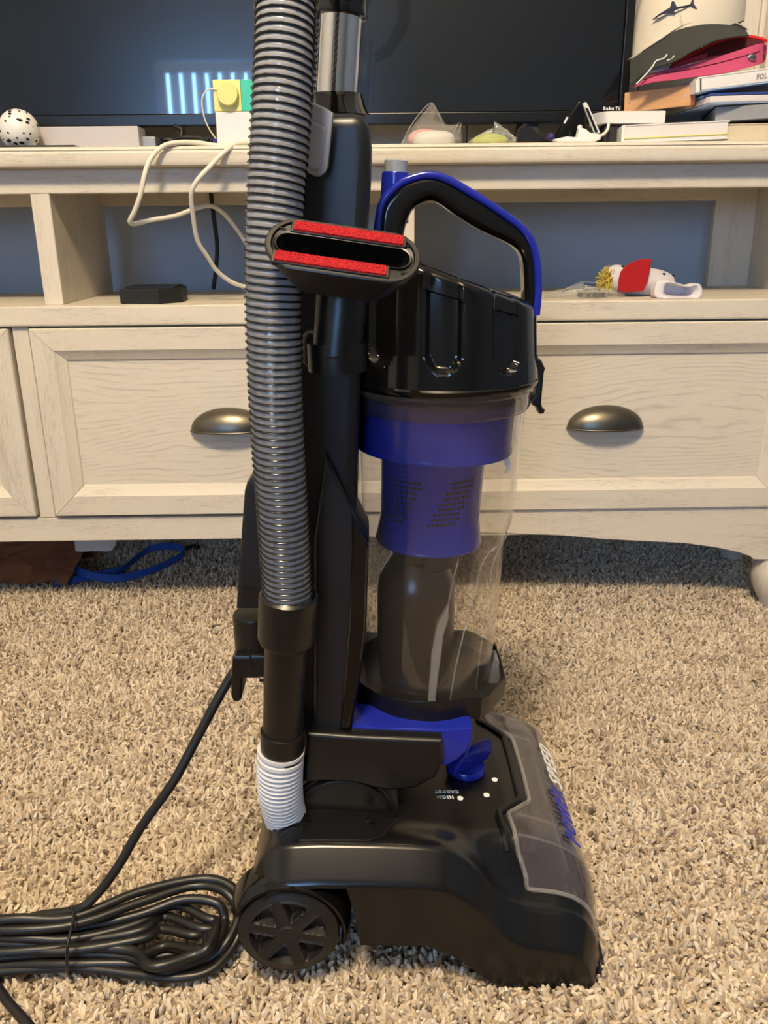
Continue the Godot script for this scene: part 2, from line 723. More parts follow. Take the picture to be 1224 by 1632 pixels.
# one mitred piece of a drawer's frame between two outer corners; "inward" points to the drawer's middle
func frame_piece(a: Vector3, b: Vector3, inward: Vector3) -> Geo:
	var g := Geo.new()
	var along := (b - a).normalized()
	var prof := [[0.0, -0.006], [0.0, 0.010], [0.0015, 0.012], [0.032, 0.012], [0.034, 0.0105], [0.040, 0.0065], [0.0465, 0.0035], [0.048, 0.001], [0.048, -0.006]]
	var r0 := []
	var r1 := []
	for p in prof:
		var off: Vector3 = inward * p[0] + Vector3(0, 0, p[1])
		r0.append(a + off + along * (p[0] + 0.0004))
		r1.append(b + off - along * (p[0] + 0.0004))
	g.rows([r0, r1])
	g.cap(r0)
	g.cap(r1, true)
	return g

func cup_pull(c: Vector3) -> Geo:
	var g := Geo.new()
	var rs := []
	var rim := []
	for i in 13:
		var v := PI / 2 * i / 12.0
		var r := []
		for j in 33:
			var u := PI * j / 32.0
			var s := pow(maxf(sin(u), 0.0), 0.95)
			r.append(c + Vector3(-0.0585 * cos(u), 0.0345 * s * cos(v), 0.027 * s * sin(v)))
		rs.append(r)
	g.rows(rs, false)
	# the inside, a little smaller
	var t := Geo.new()
	var ins := []
	for r in rs:
		var q := []
		for p in r:
			q.append(c + (p - c) * Vector3(0.95, 0.93, 0.90))
		ins.append(q)
	t.rows(ins, false)
	g.join(t)
	for j in 33:
		rim.append(rs[12][j])
	g.join(tube(rim, 0.0016, 8))
	return g

func drawer(o: Node3D, x0: float, x1: float, y0: float, y1: float, z: float, pulls: Array) -> void:
	var d := Node3D.new()
	d.name = "drawer"
	d.position = Vector3((x0 + x1) / 2, y0, z) - where(o)
	o.add_child(d, true)
	var tl := Vector3(x0, y1, z)
	var tr := Vector3(x1, y1, z)
	var bl := Vector3(x0, y0, z)
	var br := Vector3(x1, y0, z)
	part("frame_rail", frame_piece(tl, tr, Vector3.DOWN), M.wood_across, d, 25)
	part("frame_rail", frame_piece(bl, br, Vector3.UP), M.wood_across, d, 25)
	part("frame_stile", frame_piece(bl, tl, Vector3.RIGHT), M.wood_upright, d, 25)
	part("frame_stile", frame_piece(br, tr, Vector3.LEFT), M.wood_upright, d, 25)
	part("panel", rbox(x0 + 0.047, y0 + 0.047, z - 0.012, x1 - 0.047, y1 - 0.047, z + 0.0005, 0.001, 1), M.wood_board, d)
	for p in pulls:
		part("cup_pull", cup_pull(p), M.antique_nickel, d, 50)

func build_console() -> void:
	var t := thing("media_console", "long whitewashed wooden media console with framed drawers and cup pulls", "cabinet", Vector3(-0.25, 0, -1.37))
	# moulded top
	var g := Geo.new()
	var prof := [[-1.51, 0.708], [-1.2365, 0.708], [-1.2335, 0.7065], [-1.232, 0.7035], [-1.2335, 0.7025], [-1.233, 0.7015], [-1.2315, 0.699], [-1.2315, 0.688], [-1.2335, 0.6835], [-1.238, 0.682], [-1.51, 0.682]]
	var r0 := []
	var r1 := []
	for p in prof:
		r0.append(Vector3(-1.35, p[1], p[0]))
		r1.append(Vector3(0.70, p[1], p[0]))
	g.rows([r0, r1])
	g.cap(r0)
	g.cap(r1, true)
	part("console_top", g, M.wood_across, t, 30)
	part("apron", rbox(-1.33, 0.649, -1.280, 0.68, 0.683, -1.258, 0.002), M.wood_across, t)
	part("shelf_board", rbox(-1.33, 0.4675, -1.51, 0.68, 0.4965, -1.238, 0.003), M.wood_across, t)
	for x in [-0.484, 0.033]:
		part("divider", rbox(x, 0.496, -1.508, x + 0.027, 0.684, -1.259, 0.001, 1), M.wood_upright, t)
	part("divider", rbox(-1.0, 0.496, -1.508, -0.973, 0.684, -1.259, 0.001, 1), M.wood_upright, t)
	for x in [-1.34, 0.655]:
		part("end_panel", rbox(x, 0.128, -1.51, x + 0.03, 0.684, -1.244, 0.002), M.wood_upright, t)
	part("back_rail", rbox(-1.31, 0.638, -1.51, 0.655, 0.682, -1.495, 0.001, 1), M.wood_across, t)
	part("back_stile", rbox(0.5843, 0.4965, -1.51, 0.655, 0.64, -1.495, 0.001, 1), M.wood_upright, t)
	for x in [-1.34, 0.655]:
		var side := prism([Vector2(1.262, 0.130), Vector2(1.262, 0.088), Vector2(1.285, 0.091), Vector2(1.31, 0.102), Vector2(1.34, 0.117), Vector2(1.38, 0.1285), Vector2(1.38, 0.130)], 0.0, 0.03, 0.001, 1)
		for i in side.v.size():
			var q := side.v[i]
			side.v[i] = Vector3(x + q.z, q.y, -q.x)
		part("side_skirt", side, M.wood_upright, t)
	part("carcass", rbox(-1.31, 0.168, -1.505, 0.655, 0.468, -1.262, 0.001, 1), M.wood_across, t)
	for x in [-0.5325, 0.651]:
		part("stile", rbox(x, 0.170, -1.265, x + 0.0235, 0.4665, -1.2455, 0.001, 1), M.wood_upright, t)
	part("face_rail", rbox(-1.31, 0.130, -1.262, 0.655, 0.169, -1.2445, 0.001, 1), M.wood_across, t)
	# arched skirt at the right foot
	var skirt := [Vector2(0.0396, 0.1384), Vector2(0.2024, 0.1339), Vector2(0.3014, 0.1282), Vector2(0.3635, 0.1214), Vector2(0.4337, 0.1167), Vector2(0.4971, 0.1125), Vector2(0.5499, 0.1041), Vector2(0.5878, 0.0949), Vector2(0.6071, 0.088), Vector2(0.6129, 0.0824), Vector2(0.6746, 0.0815), Vector2(0.6515, 0.181), Vector2(0.6216, 0.1801), Vector2(0.0398, 0.1833)]
	part("skirt", prism(skirt, -1.262, -1.2425, 0.0012, 1), M.wood_across, t, 25)
	drawer(t, -0.5055, 0.6475, 0.1745, 0.4645, -1.249, [Vector3(-0.2243, 0.308, -1.2485), Vector3(0.3541, 0.305, -1.2485)])
	drawer(t, -1.29, -0.5360, 0.1745, 0.4645, -1.249, [Vector3(-0.9, 0.307, -1.2485)])
	var foot := [Vector2(0.020, 0.104), Vector2(0.026, 0.096), Vector2(0.024, 0.090), Vector2(0.031, 0.078), Vector2(0.0375, 0.060), Vector2(0.0385, 0.046), Vector2(0.035, 0.028), Vector2(0.026, 0.010), Vector2(0.020, 0.0), Vector2(0.019, -0.010)]
	for p in [Vector3(0.6244 + 0.0385, 0, -1.262), Vector3(-1.27, 0, -1.262), Vector3(0.68, 0, -1.47), Vector3(-1.27, 0, -1.47)]:
		part("bun_foot", lathe(foot, p), M.wood_upright, t, 50)

func build_hutch() -> void:
	var t := thing("hutch", "whitewashed vertical plank hutch backing standing on the console behind the television", "hutch", Vector3(-0.3, 0.708, -1.5))
	var x := -1.33
	while x < 0.68:
		part("plank", rbox(x, 0.708, -1.512, x + 0.0925, 1.65, -1.498, 0.003, 2), M.wood_upright, t)
		x += 0.093
	part("hutch_post", rbox(0.63, 0.708, -1.4975, 0.69, 1.65, -1.475, 0.003), M.wood_upright, t)
	part("hutch_post", rbox(-1.33, 0.708, -1.4975, -1.27, 1.65, -1.475, 0.003), M.wood_upright, t)
	part("hutch_shelf", rbox(-1.34, 1.65, -1.515, 0.70, 1.68, -1.40, 0.003), M.wood_across, t)

func build_television() -> void:
	var t := thing("television", "large flat television with a black glossy screen and thin black bezel", "television", Vector3(-0.24, 0.708, -1.39))
	var z := -1.365
	part("screen", rbox(-0.83, 0.762, z - 0.02, 0.371, 1.44, z - 0.003, 0.0015, 1), M.screen, t)
	part("bezel", rbox(0.3705, 0.747, z - 0.03, 0.384, 1.455, z + 0.002, 0.002), M.bezel, t)
	part("bezel", rbox(-0.845, 0.747, z - 0.03, -0.8295, 1.455, z + 0.002, 0.002), M.bezel, t)
	part("bezel", rbox(-0.845, 1.44, z - 0.03, 0.384, 1.455, z + 0.0015, 0.002), M.bezel, t)
	part("chin", rbox(-0.83, 0.7475, z - 0.03, 0.371, 0.7622, z - 0.0027, 0.001), M.bezel, t)
	part("back_housing", rbox(-0.80, 0.752, z - 0.06, 0.34, 1.40, z - 0.018, 0.008), M.black_matte, t)
	for x in [-0.40, 0.24]:
		var f := [Vector2(x - 0.07, 0.709), Vector2(x - 0.06, 0.7165), Vector2(x - 0.02, 0.720), Vector2(x - 0.012, 0.750), Vector2(x + 0.012, 0.750), Vector2(x + 0.02, 0.720), Vector2(x + 0.06, 0.7165), Vector2(x + 0.07, 0.709)]
		part("stand_foot", prism(f, z - 0.06, z - 0.01, 0.002), M.black_matte, t)
	lettering("Roku TV", 0.0068, M.white_print, t, Vector3(0.3597, 0.7647, -1.363), Vector3.RIGHT, Vector3.UP)

# ---------------------------------------------------------------- upright vacuum

const ZC := -0.685

func table(xs: Array, ys: Array, x: float) -> float:
	if x <= xs[0]:
		return ys[0]
	for i in range(1, xs.size()):
		if x <= xs[i]:
			var t: float = (x - xs[i - 1]) / (xs[i] - xs[i - 1])
			return lerpf(ys[i - 1], ys[i], t)
	return ys[-1]

# height of the floor head's top surface
func head_top(x: float, z: float) -> float:
	var e := absf(z - ZC)
	var side := table([-0.110, -0.106, -0.098, -0.088, -0.075, -0.05, 0.0, 0.030, 0.047, 0.058, 0.068, 0.080, 0.095, 0.106, 0.118, 0.133, 0.150, 0.162, 0.172, 0.180, 0.1845, 0.1865], [0.078, 0.100, 0.116, 0.125, 0.129, 0.130, 0.128, 0.126, 0.1235, 0.119, 0.112, 0.100, 0.080, 0.069, 0.062, 0.0585, 0.056, 0.052, 0.045, 0.034, 0.020, 0.003], x)
	var mid := table([-0.110, -0.106, -0.098, -0.088, -0.075, -0.05, 0.0, 0.030, 0.06, 0.09, 0.115, 0.135, 0.155, 0.170, 0.180, 0.187, 0.1905, 0.1915], [0.078, 0.100, 0.114, 0.122, 0.126, 0.126, 0.122, 0.116, 0.109, 0.105, 0.102, 0.097, 0.089, 0.079, 0.068, 0.052, 0.030, 0.003], x)
	var w := 1.0 - smoothstep(0.096, 0.134, e)
	return lerpf(side, mid, w)

func visor_back(e: float) -> float:
	return table([0.0, 0.050, 0.074, 0.108, 0.1205], [0.139, 0.138, 0.114, 0.117, 0.124], e)

func build_vacuum() -> void:
	var t := thing("upright_vacuum", "black and blue upright vacuum cleaner with a clear dust bin standing on the carpet", "vacuum cleaner", Vector3(0.03, 0, ZC))
	build_floor_head(t)
	build_lower_body(t)
	build_spine(t)
	build_dust_bin(t)
	build_hoses(t)
	build_wheels(t)

func build_floor_head(t: Node3D) -> void:
	var xs := []
	for i in 40:
		xs.append(lerpf(-0.110, 0.09, i / 39.0))
	for i in range(1, 33):
		xs.append(lerpf(0.09, 0.1905, i / 32.0))
	var es := [[0.160, 0.0245], [0.1597, 0.0225], [0.1585, 0.0205], [0.1565, 0.0182], [0.1415, 0.0022], [0.1395, 0.0008], [0.137, 0.0]]
	var zs := []
	for s in es:
		zs.append([ZC + s[0], s[1]])
	for i in range(1, 46):
		zs.append([lerpf(ZC + 0.137, ZC - 0.137, i / 46.0), 0.0])
	es.reverse()
	for s in es:
		zs.append([ZC - s[0], s[1]])
	var rs := []
	for s in zs:
		var z: float = s[0]
		var e := absf(z - ZC)
		var top := []
		var bot := []
		for x: float in xs:
			var y := head_top(x, z) - float(s[1])
			var low := table([-0.11, -0.05, -0.03, 0.035, 0.062, 0.085, 0.105, 0.20], [0.03, 0.03, 0.046, 0.044, 0.030, 0.008, -0.006, -0.006], x)
			if e < 0.1205 and x > visor_back(e) + 0.002:
				y = minf(y, 0.012)
			if e > 0.108 and x < -0.022:
				low = maxf(low, head_top(x, z) - 0.0255 - 0.02 * smoothstep(-0.028, -0.022, x))
			var px := x
			if x > 0.15:
				px -= (x - 0.15) / 0.04 * float(s[1]) * 0.42
			if x < -0.08:
				px += (-0.08 - x) / 0.03 * float(s[1]) * 0.3
			top.append(Vector3(px, maxf(y, low + 0.002), z))
			bot.append(Vector3(px, low, z))
		bot.reverse()
		rs.append(top + bot)
	var g := Geo.new()
	g.rows(rs)
	for q in [0, rs.size() - 1]:
		var pl := PackedVector2Array()
		for p in rs[q]:
			pl.append(Vector2(p.x, p.y) * 100.0)
		var tr := Geometry2D.triangulate_polygon(pl)
		var s := g.v.size()
		for p in rs[q]:
			g.v.append(p)
		for k in range(0, tr.size(), 3):
			if q == 0:
				g.tri(s + tr[k], s + tr[k + 1], s + tr[k + 2])
			else:
				g.tri(s + tr[k], s + tr[k + 2], s + tr[k + 1])
	part("head_housing", g, M.head_gloss, t, 30)

	# clear visor over the brush
	var grid := []
	for i in 49:
		var z := lerpf(ZC + 0.1250, ZC - 0.1250, i / 48.0)
		var r := []
		var xb := visor_back(absf(z - ZC))
		for j in 25:
			var x := lerpf(xb, 0.1912, pow(j / 24.0, 0.75))
			r.append(Vector3(x, head_top(x, z) + 0.0006, z))
		grid.append(r)
	var visor := part("visor", sheet(grid, 0.0016), M.visor_plastic, t, 40)
	var edge := []
	for j in range(24, 0, -2):
		edge.append(grid[0][j])
	for i in 49:
		edge.append(grid[i][0])
	for j in range(2, 25, 2):
		edge.append(grid[48][j])
	for k in edge.size():
		edge[k] = edge[k] + Vector3(0, 0.001, 0)
	part("visor_rim", tube(smooth(edge, 2), 0.0021, 8), M.clear_edge, visor)
	var inner := []
	for i in range(3, 46):
		inner.append(grid[i][0] + Vector3(-0.009, 0.0004 + head_top(grid[i][0].x - 0.009, grid[i][0].z) - head_top(grid[i][0].x, grid[i][0].z), 0))
	part("visor_seat", tube(smooth(inner, 2), 0.0032, 8), M.black_satin, t)
	for w in [-0.095, -0.062, 0.068, 0.096]:
		var bar := []
		for j in 9:
			var z: float = ZC + w
			var x := lerpf(visor_back(absf(w)) + 0.004, 0.185, j / 8.0)
			bar.append(Vector3(x, head_top(x, z) - 0.002, z))
		part("visor_rib", tube(bar, 0.0012, 6), M.clear_edge, visor)
	lettering("SPEED", 0.0225, M.white_print, t, Vector3(0.1744, 0.0785, -0.715), Vector3(0, 0, -1), Vector3(-0.74, 0.67, 0), true, 0.22)
	lettering("POWER", 0.0225, M.blue_print, t, Vector3(0.1724, 0.0803, -0.637), Vector3(0, 0, -1), Vector3(-0.74, 0.67, 0), true, 0.22)
	# brush roll
	var roll := lathe([Vector2(0.010, -0.120), Vector2(0.021, -0.119), Vector2(0.021, 0.119), Vector2(0.010, 0.120)], Vector3(0.152, 0.036, ZC), Vector3.BACK, 28)
	var brush := part("brush_roll", roll, M.black_satin, t)
	for k in 2:
		var sp := []
		for i in 60:
			var a := k * PI + i / 59.0 * TAU * 1.2
			sp.append(Vector3(0.152 + cos(a) * 0.0235, 0.036 + sin(a) * 0.0235, lerpf(ZC - 0.117, ZC + 0.117, i / 59.0)))
		part("bristles", tube(sp, 0.0036, 6), M.deep_black, brush)
	for w in [-0.06, 0.03]:
		part("brush_frame", rbox(0.121, 0.028, ZC + w, 0.1275, 0.082, ZC + w + 0.04, 0.002), M.black_satin, t)

	# side cover plate with two screws
	var pl := [Vector2(-0.066, 0.548), Vector2(-0.010, 0.548), Vector2(0.0, 0.553), Vector2(0.015, 0.586), Vector2(-0.066, 0.586)]
	var pg := prism(pl, -0.0016, 0.0022, 0.0009)
	for i in pg.v.size():
		var q := pg.v[i]
		pg.v[i] = Vector3(q.x, head_top(q.x, -q.y) + q.z, -q.y)
	var plate := part("side_cover", pg, M.black_satin, t, 30)
	for p in [Vector3(-0.0613, 0, -0.577), Vector3(-0.0093, 0, -0.577)]:
		p.y = head_top(p.x, p.z) + 0.0022
		part("screw", lathe([Vector2(0.0045, 0.0), Vector2(0.0044, 0.0008), Vector2(0.0032, 0.0009), Vector2(0.0030, -0.0005), Vector2(0.0005, -0.0006)], p, Vector3.UP, 18), M.black_gloss, plate)

	# height knob, printed dots and words
	var kc := Vector3(0.0827, 0.105, -0.672)
	kc.y = head_top(kc.x, kc.z)
	var knob := part("height_knob", lathe([Vector2(0.0185, 0.0), Vector2(0.0185, 0.004), Vector2(0.0172, 0.0062), Vector2(0.001, 0.0068)], kc, Vector3.UP, 36), M.blue_plastic, t)
	var fin := [Vector2(-0.022, 0.0), Vector2(-0.020, 0.009), Vector2(-0.008, 0.0175), Vector2(0.010, 0.0195), Vector2(0.026, 0.0195), Vector2(0.0272, 0.018), Vector2(0.0272, 0.006), Vector2(0.020, 0.0)]
	var fg := prism(fin, -0.0055, 0.0055, 0.003, 3)
	part("knob_grip", fg.at(Transform3D(Basis(Vector3.UP, 0.62), kc + Vector3(0.002, 0.0045, 0))), M.blue_plastic, knob)
	for p in [Vector3(0.0727, 0.102, -0.628), Vector3(0.0979, 0.1008, -0.636), Vector3(0.1088, 0.1018, -0.66), Vector3(0.107, 0.0949, -0.7)]:
		p.y = head_top(p.x, p.z) - 0.0002
		part("printed_dot", lathe([Vector2(0.0030, 0.0), Vector2(0.0030, 0.0005)], p, Vector3.UP, 16), M.white_print, t)
	var hx := Vector3(0.0591, 0.0, -0.6315)
	hx.y = head_top(hx.x, hx.z) + 0.0006
	var back := Vector3(-1, -0.1, 0.22)
	lettering("HIGH", 0.0060, M.white_print, t, hx + Vector3(0, 0, 0.0045), Vector3(-1, 0.12, 0.1), Vector3(-0.1, 0.08, 1))
	lettering("CARPET", 0.0060, M.white_print, t, hx + Vector3(0.002, 0.0003, -0.0028), Vector3(-1, 0.12, 0.1), Vector3(-0.1, 0.08, 1))
	lettering("BARE", 0.0072, M.white_print, t, Vector3(0.0889, head_top(0.09, -0.707) + 0.0006, -0.707), Vector3(-1, 0.12, 0.1), Vector3(-0.1, 0.08, 1))

func build_lower_body(t: Node3D) -> void:
	# round pivot housing at the back of the head
	var c := Vector3(-0.0329, 0.112, ZC)
	part("pivot_housing", lathe([Vector2(0.001, 0.093), Vector2(0.040, 0.093), Vector2(0.0425, 0.092), Vector2(0.0435, 0.0885), Vector2(0.0465, 0.0885), Vector2(0.0485, 0.087), Vector2(0.049, 0.084), Vector2(0.049, -0.084), Vector2(0.0435, -0.093), Vector2(0.001, -0.093)], c, Vector3.BACK, 64), M.black_satin, t, 30)
	# curved housing above it
	var pl := [Vector2(-0.0605, 0.2028), Vector2(-0.022, 0.199), Vector2(0.0135, 0.1965), Vector2(0.0523, 0.194), Vector2(0.0547, 0.1746), Vector2(0.0479, 0.1563), Vector2(0.0296, 0.145), Vector2(0.0051, 0.1435), Vector2(-0.0219, 0.1518), Vector2(-0.0516, 0.1543), Vector2(-0.0662, 0.1533)]
	var hg := prism(pl, -0.785, -0.592, 0.004, 4)
	part("motor_housing", hg, M.black_satin, t, 40)
	part("housing_seam", tube([Vector3(-0.0218, 0.202, -0.5975), Vector3(-0.0237, 0.1827, -0.5925), Vector3(-0.0265, 0.1578, -0.5975)], 0.0006, 6), M.deep_black, t)
	part("hose_bracket", prism([Vector2(-0.0719, 0.2043), Vector2(-0.0593, 0.2028), Vector2(-0.06, 0.1843), Vector2(-0.0644, 0.1807), Vector2(-0.0655, 0.1554), Vector2(-0.073, 0.1555), Vector2(-0.0714, 0.1907), Vector2(-0.0756, 0.1921), Vector2(-0.0753, 0.1982)], -0.64, -0.59, 0.003), M.black_satin, t)
	# blue tray under the bin
	var tray := [Vector2(-0.0236, 0.202), Vector2(0.0083, 0.1983), Vector2(0.0456, 0.1964), Vector2(0.0792, 0.1971), Vector2(0.0784, 0.1846), Vector2(0.0749, 0.1746), Vector2(0.0675, 0.1659), Vector2(0.0579, 0.1603), Vector2(0.053, 0.1604), Vector2(0.051, 0.1851), Vector2(0.0494, 0.1889), Vector2(0.0135, 0.1908), Vector2(-0.0238, 0.1927)]
	var blue := part("bin_tray", prism(tray, -0.640, -0.604, 0.002), M.blue_plastic, t)
	for i in 4:
		var p := Vector3(0.0785 - i * 0.0003, 0.1862 - 0.002, -0.622 - i * 0.014)
		part("tray_rib", tube([p, p + Vector3(0.0018, -0.006, 0.003), p + Vector3(-0.004, -0.020, 0.008)], 0.0016, 6), M.blue_plastic, blue)

func build_spine(t: Node3D) -> void:
	# upright body behind the bin
	var pl := [Vector2(-0.052, 0.6726), Vector2(-0.0136, 0.6738), Vector2(-0.0059, 0.6722), Vector2(-0.0005, 0.664), Vector2(0.0002, 0.6502), Vector2(-0.002, 0.6177), Vector2(-0.0085, 0.5491), Vector2(-0.0118, 0.4751), Vector2(-0.0179, 0.3413), Vector2(-0.0255, 0.1857), Vector2(-0.0747, 0.1866), Vector2(-0.0768, 0.3421), Vector2(-0.074, 0.4949), Vector2(-0.0694, 0.5847), Vector2(-0.0612, 0.6427)]
	part("body", prism(pl, -0.748, -0.615, 0.009, 5), M.black_navy, t, 40)
	# collar where the wand leaves the body
	var neck := []
	for s in [[0.6771, 0.0255, 0.040], [0.6823, 0.0225, 0.034], [0.6899, 0.0200, 0.026], [0.6929, 0.0195, 0.024]]:
		var r := []
		for q in round_rect(-s[1], -s[2], s[1], s[2], s[1] * 0.9, 6):
			r.append(Vector3(-0.026 + q.x, s[0], ZC + q.y))
		neck.append(r)
	var ng := Geo.new()
	ng.rows(neck)
	ng.cap(neck[0])
	ng.cap(neck[-1], true)
	part("body_collar", ng, M.black_gloss, t, 30)
	var a := Vector3(-0.0265, 0.6878, -0.685)
	var b := Vector3(-0.0207, 0.7481, -0.685)
	var up := (b - a).normalized()
	part("wand", lathe([Vector2(0.0157, -0.02), Vector2(0.0157, 0.30)], a, up, 48), M.chrome, t)
	var cuff := part("wand_collar", lathe([Vector2(0.0160, -0.004), Vector2(0.0187, -0.0035), Vector2(0.0192, -0.002), Vector2(0.0185, 0.002), Vector2(0.0180, 0.0045), Vector2(0.0180, 0.045), Vector2(0.0162, 0.048)], b, up, 48), M.black_gloss, t)
	cuff.set_meta("label", "black collar on the chrome wand")
	# the hand grip at the top of the wand, above the photograph
	var grip := smooth([a + Vector3(0.001, 0.27, 0), a + Vector3(0.002, 0.33, 0), a + Vector3(0.03, 0.40, 0), a + Vector3(0.085, 0.405, 0), a + Vector3(0.10, 0.34, 0), a + Vector3(0.06, 0.28, 0), a + Vector3(0.006, 0.265, 0)], 8)
	part("hand_grip", tube(grip, 0.014, 14), M.black_satin, t)
	# shoulder panel beside the bin
	part("side_wing", prism([Vector2(-0.0377, 0.4391), Vector2(-0.0225, 0.4041), Vector2(-0.0067, 0.3689), Vector2(-0.0063, 0.3615), Vector2(-0.0094, 0.2932), Vector2(-0.0159, 0.2412), Vector2(-0.0237, 0.1952), Vector2(-0.0557, 0.1957), Vector2(-0.0493, 0.37)], -0.66, -0.604, 0.004, 3), M.black_navy, t, 25)
	part("wing_face", prism([Vector2(-0.0193, 0.391), Vector2(-0.0071, 0.3697), Vector2(-0.0067, 0.3635), Vector2(-0.0098, 0.2958), Vector2(-0.0163, 0.2441), Vector2(-0.0241, 0.1998), Vector2(-0.0336, 0.1999), Vector2(-0.0239, 0.296), Vector2(-0.0195, 0.361)], -0.62, -0.5995, 0.0035, 3), M.black_gloss, t, 25)
	# grey hose clip
	var clip := part("hose_clip", prism([Vector2(-0.0457, 0.6789), Vector2(-0.0388, 0.6778), Vector2(-0.0315, 0.6751), Vector2(-0.025, 0.6713), Vector2(-0.0251, 0.6683), Vector2(-0.0293, 0.6386), Vector2(-0.0311, 0.6351), Vector2(-0.0346, 0.6328), Vector2(-0.0384, 0.6328), Vector2(-0.0433, 0.6352), Vector2(-0.0492, 0.6364)], -0.606, -0.598, 0.0016, 2), M.grey_clip, t, 30)
	part("clip_recess", prism([Vector2(-0.0452, 0.6668), Vector2(-0.0379, 0.666), Vector2(-0.0306, 0.6625), Vector2(-0.0294, 0.6606), Vector2(-0.033, 0.64), Vector2(-0.0347, 0.637), Vector2(-0.0373, 0.6362), Vector2(-0.0422, 0.6382), Vector2(-0.0472, 0.639)], -0.600, -0.5968, 0.0008, 1), M.grey_clip, clip)
	part("clip_stem", rbox(-0.039, 0.6515, -0.625, -0.0327, 0.6631, -0.602, 0.001), M.black_satin, clip)
	# button at the top of the bin handle
	var post := Vector3(0.0174, 0.6231, -0.69)
	var post2 := Vector3(0.0184, 0.6457, -0.69)
	part("release_post", lathe([Vector2(0.0115, -0.02), Vector2(0.0112, 0.0), Vector2(0.0105, 0.016), Vector2(0.0095, 0.0172)], post, post2 - post, 32), M.blue_plastic, t)
	part("release_button", lathe([Vector2(0.0090, 0.012), Vector2(0.0090, 0.0250), Vector2(0.0082, 0.0258), Vector2(0.0062, 0.0258), Vector2(0.0056, 0.0245), Vector2(0.0005, 0.0245)], post, post2 - post, 32), M.grey_plastic, t)
	# tool clip on the near side
	var ring_c := Vector3(-0.0257, 0.5166, -0.572)
	part("tool_clip", lathe([Vector2(0.0172, -0.010), Vector2(0.0200, -0.0095), Vector2(0.0203, 0.008), Vector2(0.0198, 0.0095), Vector2(0.0172, 0.0095), Vector2(0.0170, -0.010)], ring_c, Vector3.UP, 40, false), M.black_satin, t)
	var br := part("clip_bracket", prism([Vector2(-0.0518, 0.5272), Vector2(-0.0494, 0.5303), Vector2(-0.0453, 0.5316), Vector2(-0.0413, 0.5302), Vector2(-0.0299, 0.5225), Vector2(-0.0234, 0.5158), Vector2(-0.0259, 0.5068), Vector2(-0.0319, 0.5032), Vector2(-0.0477, 0.5043), Vector2(-0.0517, 0.508)], -0.622, -0.598, 0.004, 3), M.black_satin, t)
	part("screw", lathe([Vector2(0.0032, 0.0), Vector2(0.0030, 0.0012), Vector2(0.0016, 0.0014), Vector2(0.0002, 0.0006)], Vector3(-0.0393, 0.5173, -0.5985), Vector3.BACK, 16), M.steel, br)
	# cord hook at the back
	var hook := part("cord_hook", prism([Vector2(-0.1226, 0.2595), Vector2(-0.1197, 0.2618), Vector2(-0.0714, 0.2611), Vector2(-0.0724, 0.2392), Vector2(-0.1157, 0.2399), Vector2(-0.1176, 0.2201), Vector2(-0.1199, 0.217), Vector2(-0.1248, 0.2177), Vector2(-0.1261, 0.2227), Vector2(-0.1248, 0.2425)], -0.652, -0.618, 0.0025, 2), M.black_satin, t, 30)
	part("hook_groove", rbox(-0.1078, 0.2512, -0.6185, -0.1067, 0.269, -0.6165, 0.0003, 1), M.deep_black, hook)

# the lid's side, fluted
func lid_point(a: float, q: float) -> Vector3:
	var x0 := 0.0570
	var foot := 0.4837 + 0.001
	var r := lerpf(0.0775, 0.0735, q)
	var flute := absf(fposmod(a / TAU * 9.0 + 0.12, 1.0) - 0.5) * 2.0
	var width := 0.50 * sqrt(clampf((q - 0.13) / 0.16, 0.0, 1.0))
	var cut := 0.0065 * (1.0 - smoothstep(width - 0.10, width + 0.05, flute)) * smoothstep(0.13, 0.20, q)
	if q > 0.80:
		cut *= 1.0 - smoothstep(0.80, 0.815, q) * 0.62
	r -= cut
	if q > 0.93:
		r -= 0.006 * pow((q - 0.93) / 0.07, 2.0)
	var x := x0 + cos(a) * r
	var top := 0.5613 + (0.0729 - x) * 0.36
	return Vector3(x, lerpf(foot, top, q), ZC + sin(a) * r)

